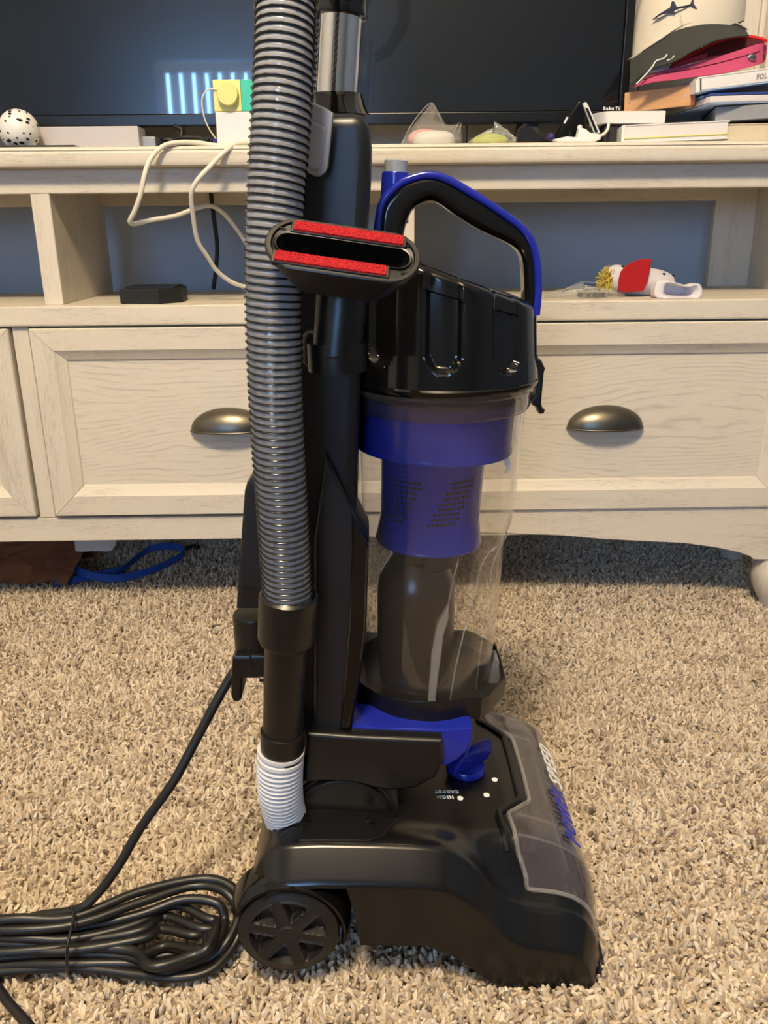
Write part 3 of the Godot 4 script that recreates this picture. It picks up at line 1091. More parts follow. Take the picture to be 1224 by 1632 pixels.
func build_dust_bin(t: Node3D) -> void:
	var ytop := 0.48
	var bin := Node3D.new()
	bin.name = "dust_bin"
	bin.position = Vector3(0.05, 0.19, ZC) - where(t)
	t.add_child(bin, true)
	# clear wall
	var prof := []
	for i in 40:
		var q := i / 39.0
		var y := lerpf(0.2025, ytop, q)
		var r := lerpf(0.0605, 0.0712, q)
		var cx := lerpf(0.0475, 0.0555, q)
		var ring := []
		for j in 72:
			var a := TAU * j / 72.0
			var rr := r
			# the front is pressed in below the shoulder for the grip
			var f := maxf(0.0, cos(a - 0.15))
			rr -= 0.0045 * smoothstep(0.55, 0.85, f) * (1.0 - smoothstep(0.345, 0.365, y))
			ring.append(Vector3(cx + cos(a) * rr, y, ZC + sin(a) * rr))
		prof.append(ring)
	var wall := Geo.new()
	wall.rows(prof)
	var inside := []
	for ring in prof:
		var q := []
		var mid := Vector3()
		for p in ring:
			mid += p / 72.0
		for p in ring:
			q.append(mid + (p - mid) * 0.968)
		inside.append(q)
	inside.reverse()
	wall.rows(inside)
	part("clear_wall", wall, M.clear_plastic, bin, 50, "clear plastic bin wall")
	part("bin_collar", lathe([Vector2(0.0705, ytop - 0.021), Vector2(0.0722, ytop - 0.021), Vector2(0.0735, ytop - 0.018), Vector2(0.0738, ytop - 0.006), Vector2(0.0762, ytop - 0.004), Vector2(0.0765, ytop), Vector2(0.071, ytop)], Vector3(0.0555, 0, ZC), Vector3.UP, 72, false), M.smoke_plastic, bin)
	# moulded edges of the grip
	var line := func(pts: Array, r: float) -> void:
		part("grip_edge", tube(smooth(pts, 6), r, 8), M.clear_edge, bin)
	line.call([Vector3(0.1151, 0.3484, -0.69), Vector3(0.113, 0.3422, -0.678), Vector3(0.1046, 0.3415, -0.662), Vector3(0.0935, 0.3366, -0.65), Vector3(0.0875, 0.3269, -0.646), Vector3(0.0828, 0.3055, -0.642), Vector3(0.0767, 0.283, -0.64), Vector3(0.0675, 0.2394, -0.637), Vector3(0.0626, 0.2038, -0.636)], 0.0008)
	line.call([Vector3(0.1155, 0.34, -0.69), Vector3(0.1103, 0.3344, -0.68), Vector3(0.1039, 0.327, -0.672), Vector3(0.0999, 0.3133, -0.668), Vector3(0.0971, 0.2857, -0.665), Vector3(0.0927, 0.2502, -0.662), Vector3(0.0878, 0.1937, -0.66)], 0.0008)
	line.call([Vector3(0.0674, 0.3406, -0.634), Vector3(0.0649, 0.3299, -0.633), Vector3(0.0599, 0.3052, -0.631), Vector3(0.0585, 0.2941, -0.63)], 0.0006)
	# clear fin
	var fin := prism([Vector2(0.0582, 0.302), Vector2(0.0588, 0.2922), Vector2(0.0549, 0.2777), Vector2(0.0511, 0.2391), Vector2(0.0482, 0.209), Vector2(0.0461, 0.2078), Vector2(0.0422, 0.2128), Vector2(0.045, 0.2602), Vector2(0.0495, 0.286)], -0.630, -0.620, 0.001, 1)
	part("clear_fin", fin, M.clear_edge, bin, 25)
	part("printed_mark", prism([Vector2(0.1073, 0.4199), Vector2(0.1104, 0.4183), Vector2(0.1122, 0.414), Vector2(0.1114, 0.408), Vector2(0.1084, 0.4048), Vector2(0.1062, 0.407), Vector2(0.1087, 0.4108), Vector2(0.1065, 0.413), Vector2(0.1058, 0.4178)], -0.6605, -0.6595), M.white_print, bin)
	# cyclone inside
	var cx := 0.0455
	var lean := Vector3(0.047, 1, 0).normalized()
	var cyc := lathe([Vector2(0.060, 0.129), Vector2(0.0655, 0.128), Vector2(0.0650, 0.101), Vector2(0.0655, 0.0885), Vector2(0.0662, 0.087), Vector2(0.0662, 0.0845), Vector2(0.0645, 0.0840), Vector2(0.0450, 0.0840), Vector2(0.0445, 0.079), Vector2(0.0432, 0.027), Vector2(0.0435, 0.021), Vector2(0.0462, 0.0035), Vector2(0.0468, 0.0015), Vector2(0.0462, 0.0), Vector2(0.030, 0.0)], Vector3(cx, 0.339, ZC), lean, 72)
	var cyclone := part("cyclone", cyc, M.blue_plastic, bin, 30, "blue cyclone with two patches of small holes")
	var holes := Geo.new()
	for patch in [[628.0, 672.0, 606.0, 642.0], [722.0, 758.0, 683.0, 728.0]]:
		for i in 9:
			for j in 7:
				var q := i / 8.0
				var px := lerpf(lerpf(patch[0], patch[2], q), lerpf(patch[1], patch[3], q), (j + 0.5 * (i % 2)) / 6.5)
				var x := lerpf(0.0032, 0.0813, (px - 606.0) / 152.0)
				var y := lerpf(0.4025, 0.367, q)
				var ax := cx + (y - 0.339) * 0.047
				var s := clampf((x - ax) / 0.0438, -0.97, 0.97)
				var n := Vector3(s, 0, sqrt(1.0 - s * s))
				holes.join(lathe([Vector2(0.0014, -0.001), Vector2(0.0014, 0.0003)], Vector3(ax, y, ZC) + n * lerpf(0.0444, 0.0434, q), n, 8))
	var ho := part("perforation", holes, M.deep_black, cyclone)
	ho.set_meta("kind", "stuff")
	# tube below it
	part("inner_tube", lathe([Vector2(0.0325, 0.2015), Vector2(0.0335, 0.205), Vector2(0.0342, 0.215), Vector2(0.0352, 0.250), Vector2(0.0350, 0.290), Vector2(0.0325, 0.306), Vector2(0.0235, 0.322), Vector2(0.0210, 0.324), Vector2(0.0195, 0.345)], Vector3(0.0345, 0, ZC), Vector3.UP, 56), M.smoke_tube, bin, 30)
	part("inner_collar", lathe([Vector2(0.0150, 0.318), Vector2(0.0205, 0.318), Vector2(0.0190, 0.342), Vector2(0.0150, 0.342)], Vector3(0.050, 0, ZC + 0.004), Vector3.UP, 40), M.black_satin, bin)
	# base ring: round behind, a blunt prow in front
	var plan := []
	for i in 25:
		var a := PI * 0.36 + PI * 1.28 * i / 24.0
		plan.append(Vector2(0.0435 + 0.0690 * cos(a), 0.0690 * sin(a)))
	plan.append(Vector2(0.088, -0.0625))
	plan.append(Vector2(0.0965, -0.056))
	plan.append(Vector2(0.1135, -0.030))
	plan.append(Vector2(0.1145, 0.0))
	plan.append(Vector2(0.1135, 0.030))
	plan.append(Vector2(0.0965, 0.056))
	plan.append(Vector2(0.088, 0.0625))
	var rs := []
	for s in [[0.0125, 0.1935], [0.003, 0.1937], [0.001, 0.1945], [0.0, 0.197], [-0.001, 0.2150], [-0.0005, 0.2163], [0.0008, 0.2163], [0.0015, 0.2150], [0.0035, 0.2035], [0.004, 0.2015]]:
		var ring := []
		for p in inset(plan, s[0]):
			ring.append(Vector3(p.x, s[1], ZC + p.y))
		rs.append(ring)
	var bg := Geo.new()
	bg.rows(rs)
	bg.cap(rs[0])
	bg.cap(rs[-1], true)
	part("bin_base", bg, M.black_satin, bin, 30)
	# latch at the prow
	var lt := part("base_latch", prism([Vector2(0.103, 0.2191), Vector2(0.1068, 0.2255), Vector2(0.1103, 0.2235), Vector2(0.112, 0.2091), Vector2(0.1156, 0.2045), Vector2(0.1161, 0.1925), Vector2(0.1027, 0.1901), Vector2(0.1007, 0.1994)], -0.692, -0.670, 0.002), M.clear_edge, bin)
	part("latch_pin", lathe([Vector2(0.0024, 0.0), Vector2(0.0024, 0.0015), Vector2(0.0012, 0.0016), Vector2(0.0010, 0.0006)], Vector3(0.1114, 0.2004, -0.67), Vector3.BACK, 14), M.steel, lt)
	part("latch_block", prism([Vector2(0.105, 0.1892), Vector2(0.1138, 0.1918), Vector2(0.113, 0.1796), Vector2(0.1049, 0.1757)], -0.70, -0.672, 0.001), M.black_satin, bin)

	# lid
	var lid := Geo.new()
	var rows := []
	for i in 61:
		var r := []
		for j in 216:
			r.append(lid_point(TAU * j / 216.0, i / 60.0))
		rows.append(r)
	lid.rows(rows)
	lid.cap(rows[-1], true)
	lid.cap(rows[0])
	part("lid", lid, M.black_gloss, bin, 32)
	part("lid_rim", lathe([Vector2(0.070, ytop - 0.001), Vector2(0.0775, ytop - 0.001), Vector2(0.0788, ytop + 0.001), Vector2(0.0788, ytop + 0.0035), Vector2(0.0775, ytop + 0.0050), Vector2(0.070, ytop + 0.0052)], Vector3(0.0562, 0, ZC), Vector3.UP, 72), M.black_gloss, bin)
	# lid latch in front
	part("lid_latch", prism([Vector2(0.129, 0.4932), Vector2(0.1319, 0.4978), Vector2(0.1361, 0.4962), Vector2(0.1396, 0.4895), Vector2(0.1387, 0.4858), Vector2(0.1379, 0.4606), Vector2(0.1392, 0.4563), Vector2(0.1414, 0.4552), Vector2(0.1405, 0.452), Vector2(0.1368, 0.4516), Vector2(0.1344, 0.4575), Vector2(0.1306, 0.4591), Vector2(0.1288, 0.4639), Vector2(0.1328, 0.4681), Vector2(0.1341, 0.4849)], -0.694, -0.676, 0.0018), M.black_satin, bin)

	# carrying handle: outer and inner outline, matched point by point
	var outer := smooth([Vector2(-0.0038, 0.5488), Vector2(-0.0008, 0.5824), Vector2(0.0015, 0.6048), Vector2(0.0061, 0.6213), Vector2(0.0197, 0.6338), Vector2(0.0342, 0.639), Vector2(0.0457, 0.6398), Vector2(0.0588, 0.6361), Vector2(0.0799, 0.6247), Vector2(0.1017, 0.6113), Vector2(0.1184, 0.5991), Vector2(0.1264, 0.5878), Vector2(0.1306, 0.574), Vector2(0.1323, 0.5596), Vector2(0.1329, 0.5474), Vector2(0.1322, 0.5326)], 4)
	var inner := smooth([Vector2(0.0224, 0.5486), Vector2(0.0225, 0.5727), Vector2(0.0235, 0.5892), Vector2(0.025, 0.599), Vector2(0.0289, 0.6092), Vector2(0.0343, 0.6151), Vector2(0.0435, 0.6186), Vector2(0.0518, 0.6163), Vector2(0.0656, 0.607), Vector2(0.0841, 0.5966), Vector2(0.1016, 0.589), Vector2(0.1117, 0.5832), Vector2(0.1165, 0.5756), Vector2(0.1186, 0.5621), Vector2(0.1198, 0.5476), Vector2(0.121, 0.5328)], 4)
	var hs := []
	var bs := []
	for i in outer.size():
		var o: Vector2 = outer[i]
		var d: Vector2 = inner[i] - o
		var l := d.length()
		d = d.normalized()
		var rh := []
		var rb := []
		for q in round_rect(0.0022, -0.0135, l, 0.0135, minf(0.0075, l * 0.4), 4):
			rh.append(Vector3(o.x + d.x * q.x, o.y + d.y * q.x, ZC + q.y))
		for q in round_rect(0.0, -0.0148, 0.0062, 0.0148, 0.0026, 3):
			rb.append(Vector3(o.x + d.x * q.x, o.y + d.y * q.x, ZC + q.y))
		hs.append(rh)
		bs.append(rb)
	var hg := Geo.new()
	hg.rows(hs)
	hg.cap(hs[0])
	hg.cap(hs[-1], true)
	part("carry_handle", hg, M.black_gloss, bin, 45)
	var sg := Geo.new()
	sg.rows(bs)
	sg.cap(bs[0])
	sg.cap(bs[-1], true)
	part("handle_strip", sg, M.blue_plastic, bin, 45, "blue strip along the carrying handle")

func build_hoses(t: Node3D) -> void:
	# grey ribbed hose up the near side, over the top and down behind the wand
	var path := [Vector3(-0.0668, 0.3365 - 0.006, -0.568), Vector3(-0.0671, 0.3497, -0.567), Vector3(-0.0668, 0.416, -0.56), Vector3(-0.0669, 0.4672, -0.556), Vector3(-0.0661, 0.5189, -0.554), Vector3(-0.0648, 0.5592, -0.554), Vector3(-0.0627, 0.594, -0.555), Vector3(-0.0597, 0.6274, -0.558), Vector3(-0.0554, 0.6671, -0.562), Vector3(-0.0524, 0.7023, -0.568), Vector3(-0.0503, 0.7371, -0.575), Vector3(-0.046, 0.80, -0.585), Vector3(-0.042, 0.87, -0.600), Vector3(-0.039, 0.915, -0.640), Vector3(-0.038, 0.90, -0.700), Vector3(-0.041, 0.83, -0.735), Vector3(-0.052, 0.755, -0.74), Vector3(-0.0567, 0.7107, -0.738), Vector3(-0.055, 0.66, -0.735), Vector3(-0.058, 0.60, -0.73)]
	var pts := even(smooth(path, 12), 0.00125)
	var fs := frames(pts)
	var pitch := 0.0047
	var rings := []
	for i in pts.size():
		var ring := []
		for j in 32:
			var a := TAU * j / 32.0
			# the wall swells between the turns of the rib
			var r := 0.0172 + 0.0008 * absf(sin((i * 0.00125 / pitch * TAU - a) * 0.5))
			ring.append(pts[i] + (fs[i][0] * cos(a) + fs[i][1] * sin(a)) * r)
		rings.append(ring)
	var g := Geo.new()
	g.rows(rings)
	var hose := part("suction_hose", g, M.hose_wall, t, 75, "grey ribbed suction hose")
	# one continuous spiral rib
	var spiral := []
	var turn := 0.0
	for i in pts.size() * 4 - 4:
		var k := i / 4
		var q := (i % 4) / 4.0
		var p: Vector3 = pts[k].lerp(pts[k + 1], q)
		turn = (k + q) * 0.00125 / pitch * TAU
		spiral.append(p + (fs[k][0] * cos(turn) + fs[k][1] * sin(turn)) * 0.0183)
	part("spiral_rib", spiral_tube(spiral, 0.00090), M.hose_rib, hose, 60)
	# black cuff and pipe
	var top := Vector3(-0.0667, 0.3401, -0.568)
	var bot := Vector3(-0.0798, 0.1931, -0.575)
	var ax := (top - bot).normalized()
	var l := top.distance_to(bot)
	part("hose_cuff", lathe([Vector2(0.0186, l - 0.004), Vector2(0.0200, l + 0.001), Vector2(0.0222, l - 0.001), Vector2(0.0222, l - 0.036), Vector2(0.0205, l - 0.040), Vector2(0.0176, l - 0.041), Vector2(0.0168, l - 0.046), Vector2(0.0160, 0.024), Vector2(0.0160, 0.0)], bot, ax, 48), M.black_satin, t, 30)
	part("pipe_ring", lathe([Vector2(0.0160, 0.026), Vector2(0.0176, 0.0255), Vector2(0.0180, 0.0245), Vector2(0.0172, -0.002), Vector2(0.0150, -0.002)], bot, ax, 48), M.black_satin, t)
	part("pipe_pin", lathe([Vector2(0.0025, 0.0), Vector2(0.0025, 0.004), Vector2(0.0005, 0.0045)], Vector3(-0.0891, 0.2665, -0.572), Vector3(-1, 0.1, 0.1), 12), M.black_satin, t)
	# white ribbed hose at the bottom
	var wp := even(smooth([Vector3(-0.08, 0.2003, -0.575), Vector3(-0.0821, 0.1803, -0.576), Vector3(-0.0833, 0.1544, -0.58), Vector3(-0.0817, 0.1221, -0.59), Vector3(-0.0757, 0.0937, -0.6), Vector3(-0.0665, 0.0695, -0.612)], 8), 0.0006)
	var wr := []
	for i in wp.size():
		var s := i * 0.0006
		var w := 0.0185 - 0.0012 * smoothstep(0.0, 0.1, s)
		if s < 0.009:
			w = 0.0192 if s < 0.0035 or s > 0.006 else 0.0178
		else:
			w += 0.0009 * sin(s / 0.0042 * TAU)
		wr.append(w)
	part("lower_hose", tube(wp, 0.0, 40, false, wr), M.white_hose, t, 60, "white ribbed lower hose")

func spiral_tube(pts: Array, r: float) -> Geo:
	var g := Geo.new()
	var rs := []
	var n := pts.size()
	for i in n:
		var a: Vector3 = pts[maxi(i - 1, 0)]
		var b: Vector3 = pts[mini(i + 1, n - 1)]
		var tn := (b - a).normalized()
		var u := tn.cross(Vector3(0, 1, 0.001))
		u = u.normalized()
		var w := u.cross(tn)
		var ring := []
		for j in 6:
			var q := TAU * j / 6
			ring.append(pts[i] + (u * cos(q) * 1.15 + w * sin(q) * 0.85) * r)
		rs.append(ring)
	g.rows(rs)
	return g

func build_wheels(t: Node3D) -> void:
	for s in [1.0, -1.0]:
		var c := Vector3(-0.0759, 0.0584 + 0.001, ZC + 0.1610 * s)
		# tread and face as one relief: six petal pockets, a hub and a rim
		var rows := []
		for i in 41:
			var r := 0.0405 * i / 40.0
			var ring := []
			for j in 120:
				var a := TAU * j / 120.0
				var k := fposmod((a - 0.80) / TAU * 6.0, 1.0) - 0.5
				var across := absf(k) * TAU / 6.0 * r
				var d := minf(minf(r - 0.0125, 0.0315 - r), (PI / 6.0 * r - across) - 0.0053)
				var z := 0.0
				z += 0.0009 * smoothstep(0.0, 0.0012, d + 0.0018) * (1.0 - smoothstep(0.0, 0.0010, d))
				z -= 0.0060 * smoothstep(0.0, 0.0022, d)
				if r < 0.0085:
					z = 0.0010 * (1.0 - smoothstep(0.0070, 0.0085, r))
				if r > 0.0325:
					z = -0.0022 * smoothstep(0.0325, 0.0405, r)
				ring.append(c + Vector3(cos(a) * maxf(r, 1e-5), sin(a) * maxf(r, 1e-5), z * s))
			rows.append(ring)
		for q in [[0.0415, -0.0035], [0.0418, -0.006], [0.0418, -0.024], [0.040, -0.027], [0.012, -0.028]]:
			var ring := []
			for j in 120:
				var a := TAU * j / 120.0
				ring.append(c + Vector3(cos(a) * q[0], sin(a) * q[0], q[1] * s))
			rows.append(ring)
		var g := Geo.new()
		g.rows(rows)
		g.cap(rows[-1], true)
		part("rear_wheel", g, M.rubber, t, 35)
		# fender over the wheel
		var fr := []
		for q in [[0.0435, -0.030], [0.0435, -0.001], [0.0450, 0.001], [0.0470, 0.0005], [0.0485, -0.003], [0.0510, -0.012], [0.0510, -0.030]]:
			var ring := []
			for j in 49:
				var a := lerpf(-0.25, 2.72, j / 48.0)
				ring.append(c + Vector3(cos(a) * q[0], sin(a) * q[0], q[1] * s))
			fr.append(ring)
		var fg := Geo.new()
		fg.rows(fr, false, true)
		part("wheel_fender", fg, M.black_gloss, t, 40)

func build_upholstery_tool() -> void:
	var c := Vector3(-0.0178, 0.5876, -0.519)
	var t := thing("upholstery_tool", "black upholstery brush with two red nap strips clipped to the vacuum beside the hose", "vacuum tool", Vector3(-0.0258, 0.5136, -0.572))
	var ex := Vector3(0.990, -0.145, 0.015).normalized()
	var nn := Vector3(0.06, 0.69, 0.72).normalized()
	var ey := nn.cross(ex).normalized()
	nn = ex.cross(ey).normalized()
	var stadium := func(hl: float, hw: float, lift: float) -> Array:
		var r := []
		for i in 48:
			var a := TAU * i / 48.0
			var dx := signf(cos(a)) * (hl - hw)
			if absf(cos(a)) < 1e-6:
				dx = 0.0
			r.append(c + ex * (dx + cos(a) * hw) + ey * sin(a) * hw + nn * lift)
		return r
	var base := Vector3(-0.0258, 0.5136, -0.572)
	var circle := func(p: Vector3, q: float) -> Array:
		var r := []
		for i in 48:
			var a := TAU * i / 48.0
			r.append(p + Vector3(cos(a) * q, 0, -sin(a) * q))
		return r
	var hl := 0.0468
	var hw := 0.0196
	var nb := base.lerp(c, 0.72)
	var rows := [circle.call(base, 0.0166), circle.call(base.lerp(c, 0.08), 0.0168), circle.call(Vector3(nb.x, nb.y, base.z), 0.0176), stadium.call(0.034, 0.0180, -0.022), stadium.call(0.0440, 0.0190, -0.008), stadium.call(hl, hw, -0.003), stadium.call(hl, hw, -0.0006), stadium.call(hl - 0.0008, hw - 0.0008, 0.0), stadium.call(hl - 0.0034, hw - 0.0022, 0.0), stadium.call(hl - 0.0040, hw - 0.0030, -0.0015), stadium.call(hl - 0.0048, 0.0085, -0.0018), stadium.call(hl - 0.0056, 0.0080, -0.0002), stadium.call(hl - 0.0066, 0.0074, -0.0004), stadium.call(hl - 0.0080, 0.0068, -0.010), stadium.call(0.020, 0.006, -0.030)]
	var g := Geo.new()
	g.rows(rows)
	g.cap(rows[0])
	g.cap(rows[-1], true)
	part("nozzle", g, M.black_satin, t, 32)
	for s in [-1.0, 1.0]:
		var o: Vector3 = c + ey * s * 0.0124 + ex * (s * 0.004 - 0.002)
		var fr := Transform3D(Basis(ex, ey, nn), o)
		part("strip_frame", prism(round_rect(-0.0350, -0.0046, 0.0350, 0.0046, 0.0012, 2), -0.003, 0.0008, 0.0004, 1).at(fr), M.black_satin, t)
		# bristly nap: a fine relief
		var grid := []
		for i in 15:
			var r := []
			for j in 140:
				var h := 0.0016 + 0.0007 * rng.randf()
				if i == 0 or i == 14 or j == 0 or j == 139:
					h = 0.0006
				r.append(fr * Vector3(lerpf(-0.0335, 0.0335, j / 139.0), lerpf(-0.0040, 0.0040, i / 14.0), h))
			grid.append(r)
		var ng := Geo.new()
		ng.rows(grid, false)
		part("red_strip", ng, M.red_nap, t, 15, "red nap strip")
		for e in [-1.0, 1.0]:
			for k in 2:
				var w: float = 0.0106 + k * 0.0034
				var a0: Vector3 = c + ex * e * 0.0360 + ey * s * w
				part("nozzle_rib", tube([a0 + nn * -0.0006, a0 + ex * e * (0.0078 - k * 0.0028) + nn * -0.0006], 0.0005, 6), M.black_satin, t)

func build_crevice_tool() -> void:
	var t := thing("crevice_tool", "dark tapered crevice tool standing on the hook behind the grey hose", "vacuum tool", Vector3(-0.1099, 0.2584, -0.64))
	var pl := [Vector2(-0.0965, 0.4173), Vector2(-0.0793, 0.4134), Vector2(-0.0852, 0.2994), Vector2(-0.1183, 0.2999), Vector2(-0.1119, 0.3496), Vector2(-0.1049, 0.4023), Vector2(-0.1025, 0.4096)]
	part("nozzle", prism(pl, -0.652, -0.628, 0.004, 3), M.black_navy, t, 30)
	part("collar", lathe([Vector2(0.0165, 0.0), Vector2(0.0178, 0.0015), Vector2(0.0180, 0.030), Vector2(0.0170, 0.0325)], Vector3(-0.1056, 0.2584, -0.640), Vector3.UP, 36), M.black_satin, t)
	part("thumb_grip", prism([Vector2(-0.1125, 0.3225), Vector2(-0.0971, 0.3211), Vector2(-0.0978, 0.3075), Vector2(-0.1012, 0.303), Vector2(-0.1065, 0.3019), Vector2(-0.1114, 0.3066)], -0.630, -0.6276), M.black_satin, t)

func build_power_cord() -> void:
	var t := thing("power_cord", "black vacuum power cord coiled and tied on the carpet beside the wheel", "cord", Vector3(-0.225, 0.0, -0.5636))
	# each loop of the coil: a long oval pinched at the tie
	var loops := [
		[Vector3(-0.4175, 0.0416, -0.5416), Vector3(-0.3738, 0.0468, -0.5499), Vector3(-0.3111, 0.052, -0.5527), Vector3(-0.2648, 0.0442, -0.5608), Vector3(-0.2159, 0.0442, -0.588), Vector3(-0.1662, 0.0416, -0.6054), Vector3(-0.1383, 0.039, -0.6007), Vector3(-0.1238, 0.0312, -0.5834), Vector3(-0.1271, 0.014, -0.5616), Vector3(-0.145, 0.008, -0.5378), Vector3(-0.1751, 0.008, -0.531), Vector3(-0.2109, 0.008, -0.5355), Vector3(-0.2626, 0.01, -0.541), Vector3(-0.3234, 0.008, -0.5403), Vector3(-0.3796, 0.008, -0.5366), Vector3(-0.4147, 0.026, -0.5309)],
		[Vector3(-0.4135, 0.0367, -0.5376), Vector3(-0.3782, 0.0427, -0.5527), Vector3(-0.3105, 0.045, -0.5479), Vector3(-0.261, 0.0415, -0.5561), Vector3(-0.2124, 0.0394, -0.5814), Vector3(-0.1697, 0.0372, -0.602), Vector3(-0.1399, 0.0369, -0.5941), Vector3(-0.127, 0.0263, -0.5779), Vector3(-0.1352, 0.0174, -0.5551), Vector3(-0.1528, 0.0066, -0.5479), Vector3(-0.1793, 0.0126, -0.5337), Vector3(-0.2121, 0.0102, -0.5436), Vector3(-0.2633, 0.0143, -0.5409), Vector3(-0.3245, 0.0106, -0.5443), Vector3(-0.3801, 0.0052, -0.5424), Vector3(-0.4189, 0.0214, -0.5343)],
		[Vector3(-0.4207, 0.0332, -0.5412), Vector3(-0.3798, 0.0349, -0.5494), Vector3(-0.3176, 0.0363, -0.5522), Vector3(-0.2677, 0.0307, -0.562), Vector3(-0.2146, 0.031, -0.5753), Vector3(-0.1771, 0.0356, -0.5875), Vector3(-0.1464, 0.0338, -0.5845), Vector3(-0.1389, 0.0223, -0.5764), Vector3(-0.1399, 0.0225, -0.5564), Vector3(-0.1522, 0.0187, -0.5405), Vector3(-0.1836, 0.0184, -0.5322), Vector3(-0.2173, 0.0156, -0.5464), Vector3(-0.262, 0.0185, -0.5478), Vector3(-0.3241, 0.0164, -0.547), Vector3(-0.3777, 0.016, -0.5413), Vector3(-0.4161, 0.023, -0.5335)],
		[Vector3(-0.4209, 0.0242, -0.5368), Vector3(-0.3771, 0.0286, -0.5537), Vector3(-0.3073, 0.0351, -0.5487), Vector3(-0.2645, 0.0289, -0.5528), Vector3(-0.2161, 0.0256, -0.5702), Vector3(-0.1868, 0.0253, -0.5921), Vector3(-0.1551, 0.0245, -0.5769), Vector3(-0.145, 0.0243, -0.572), Vector3(-0.1448, 0.031, -0.5414), Vector3(-0.159, 0.0275, -0.5342), Vector3(-0.1889, 0.0292, -0.5231), Vector3(-0.2113, 0.0225, -0.5455), Vector3(-0.2583, 0.0256, -0.547), Vector3(-0.3165, 0.0278, -0.5415), Vector3(-0.3761, 0.0249, -0.5431), Vector3(-0.4179, 0.0191, -0.5405)],
		[Vector3(-0.4207, 0.0211, -0.5391), Vector3(-0.374, 0.027, -0.5499), Vector3(-0.3087, 0.0304, -0.5478), Vector3(-0.264, 0.0245, -0.5542), Vector3(-0.2087, 0.0273, -0.5618), Vector3(-0.1939, 0.0209, -0.5837), Vector3(-0.1602, 0.0232, -0.5677), Vector3(-0.1458, 0.02, -0.5682), Vector3(-0.156, 0.0174, -0.557), Vector3(-0.1727, 0.0067, -0.5583), Vector3(-0.2079, 0.0082, -0.5517), Vector3(-0.2139, 0.0131, -0.5592), Vector3(-0.2687, 0.011, -0.5704), Vector3(-0.3357, 0.0094, -0.5696), Vector3(-0.3885, 0.0108, -0.5633), Vector3(-0.4236, 0.0182, -0.5376)],
		[Vector3(-0.416, 0.0214, -0.5327), Vector3(-0.3745, 0.026, -0.5379), Vector3(-0.3101, 0.0262, -0.5441), Vector3(-0.2631, 0.0257, -0.544), Vector3(-0.2045, 0.025, -0.5557), Vector3(-0.1944, 0.0191, -0.5715), Vector3(-0.1652, 0.021, -0.5622), Vector3(-0.1541, 0.0177, -0.5648), Vector3(-0.151, 0.0259, -0.54), Vector3(-0.1856, 0.0161, -0.5562), Vector3(-0.206, 0.0179, -0.5444), Vector3(-0.2117, 0.0194, -0.5567), Vector3(-0.2698, 0.0217, -0.5648), Vector3(-0.3295, 0.0168, -0.5659), Vector3(-0.3906, 0.019, -0.5609), Vector3(-0.4201, 0.0133, -0.5412)]]
	for l in loops:
		part("cord_loop", tube(smooth(l, 6, true), 0.0042, 10, true), M.cord_rubber, t, 60)
	var tie := smooth([Vector3(-0.2672, 0.05, -0.5653), Vector3(-0.2586, 0.054, -0.5509), Vector3(-0.257, 0.048, -0.5289), Vector3(-0.2607, 0.022, -0.5282), Vector3(-0.2647, 0.004, -0.5402), Vector3(-0.2729, 0.002, -0.5762)], 6, true)
	part("cord_tie", tube(tie, 0.0013, 8, true), M.cord_rubber, t, 60)
	var lead := smooth([Vector3(-0.1186, 0.243, -0.634), Vector3(-0.1248, 0.2392, -0.63), Vector3(-0.1396, 0.216, -0.622), Vector3(-0.158, 0.1841, -0.612), Vector3(-0.1783, 0.1498, -0.6), Vector3(-0.2065, 0.1128, -0.59), Vector3(-0.226, 0.082, -0.58), Vector3(-0.2453, 0.0581, -0.572), Vector3(-0.2625, 0.0472, -0.566), Vector3(-0.2967, 0.0411, -0.566), Vector3(-0.322, 0.0354, -0.56), Vector3(-0.3594, 0.0252, -0.556)], 6)
	part("cord_lead", tube(lead, 0.0041, 10), M.cord_rubber, t, 60)
	var tail := smooth([Vector3(-0.3651, 0.006, -0.561), Vector3(-0.3293, 0.006, -0.5348), Vector3(-0.304, 0.005, -0.5114), Vector3(-0.2773, 0.005, -0.4885), Vector3(-0.2509, 0.005, -0.457)], 6)
	part("cord_tail", tube(tail, 0.0041, 10), M.cord_rubber, t, 60)

# ---------------------------------------------------------------- things on the console

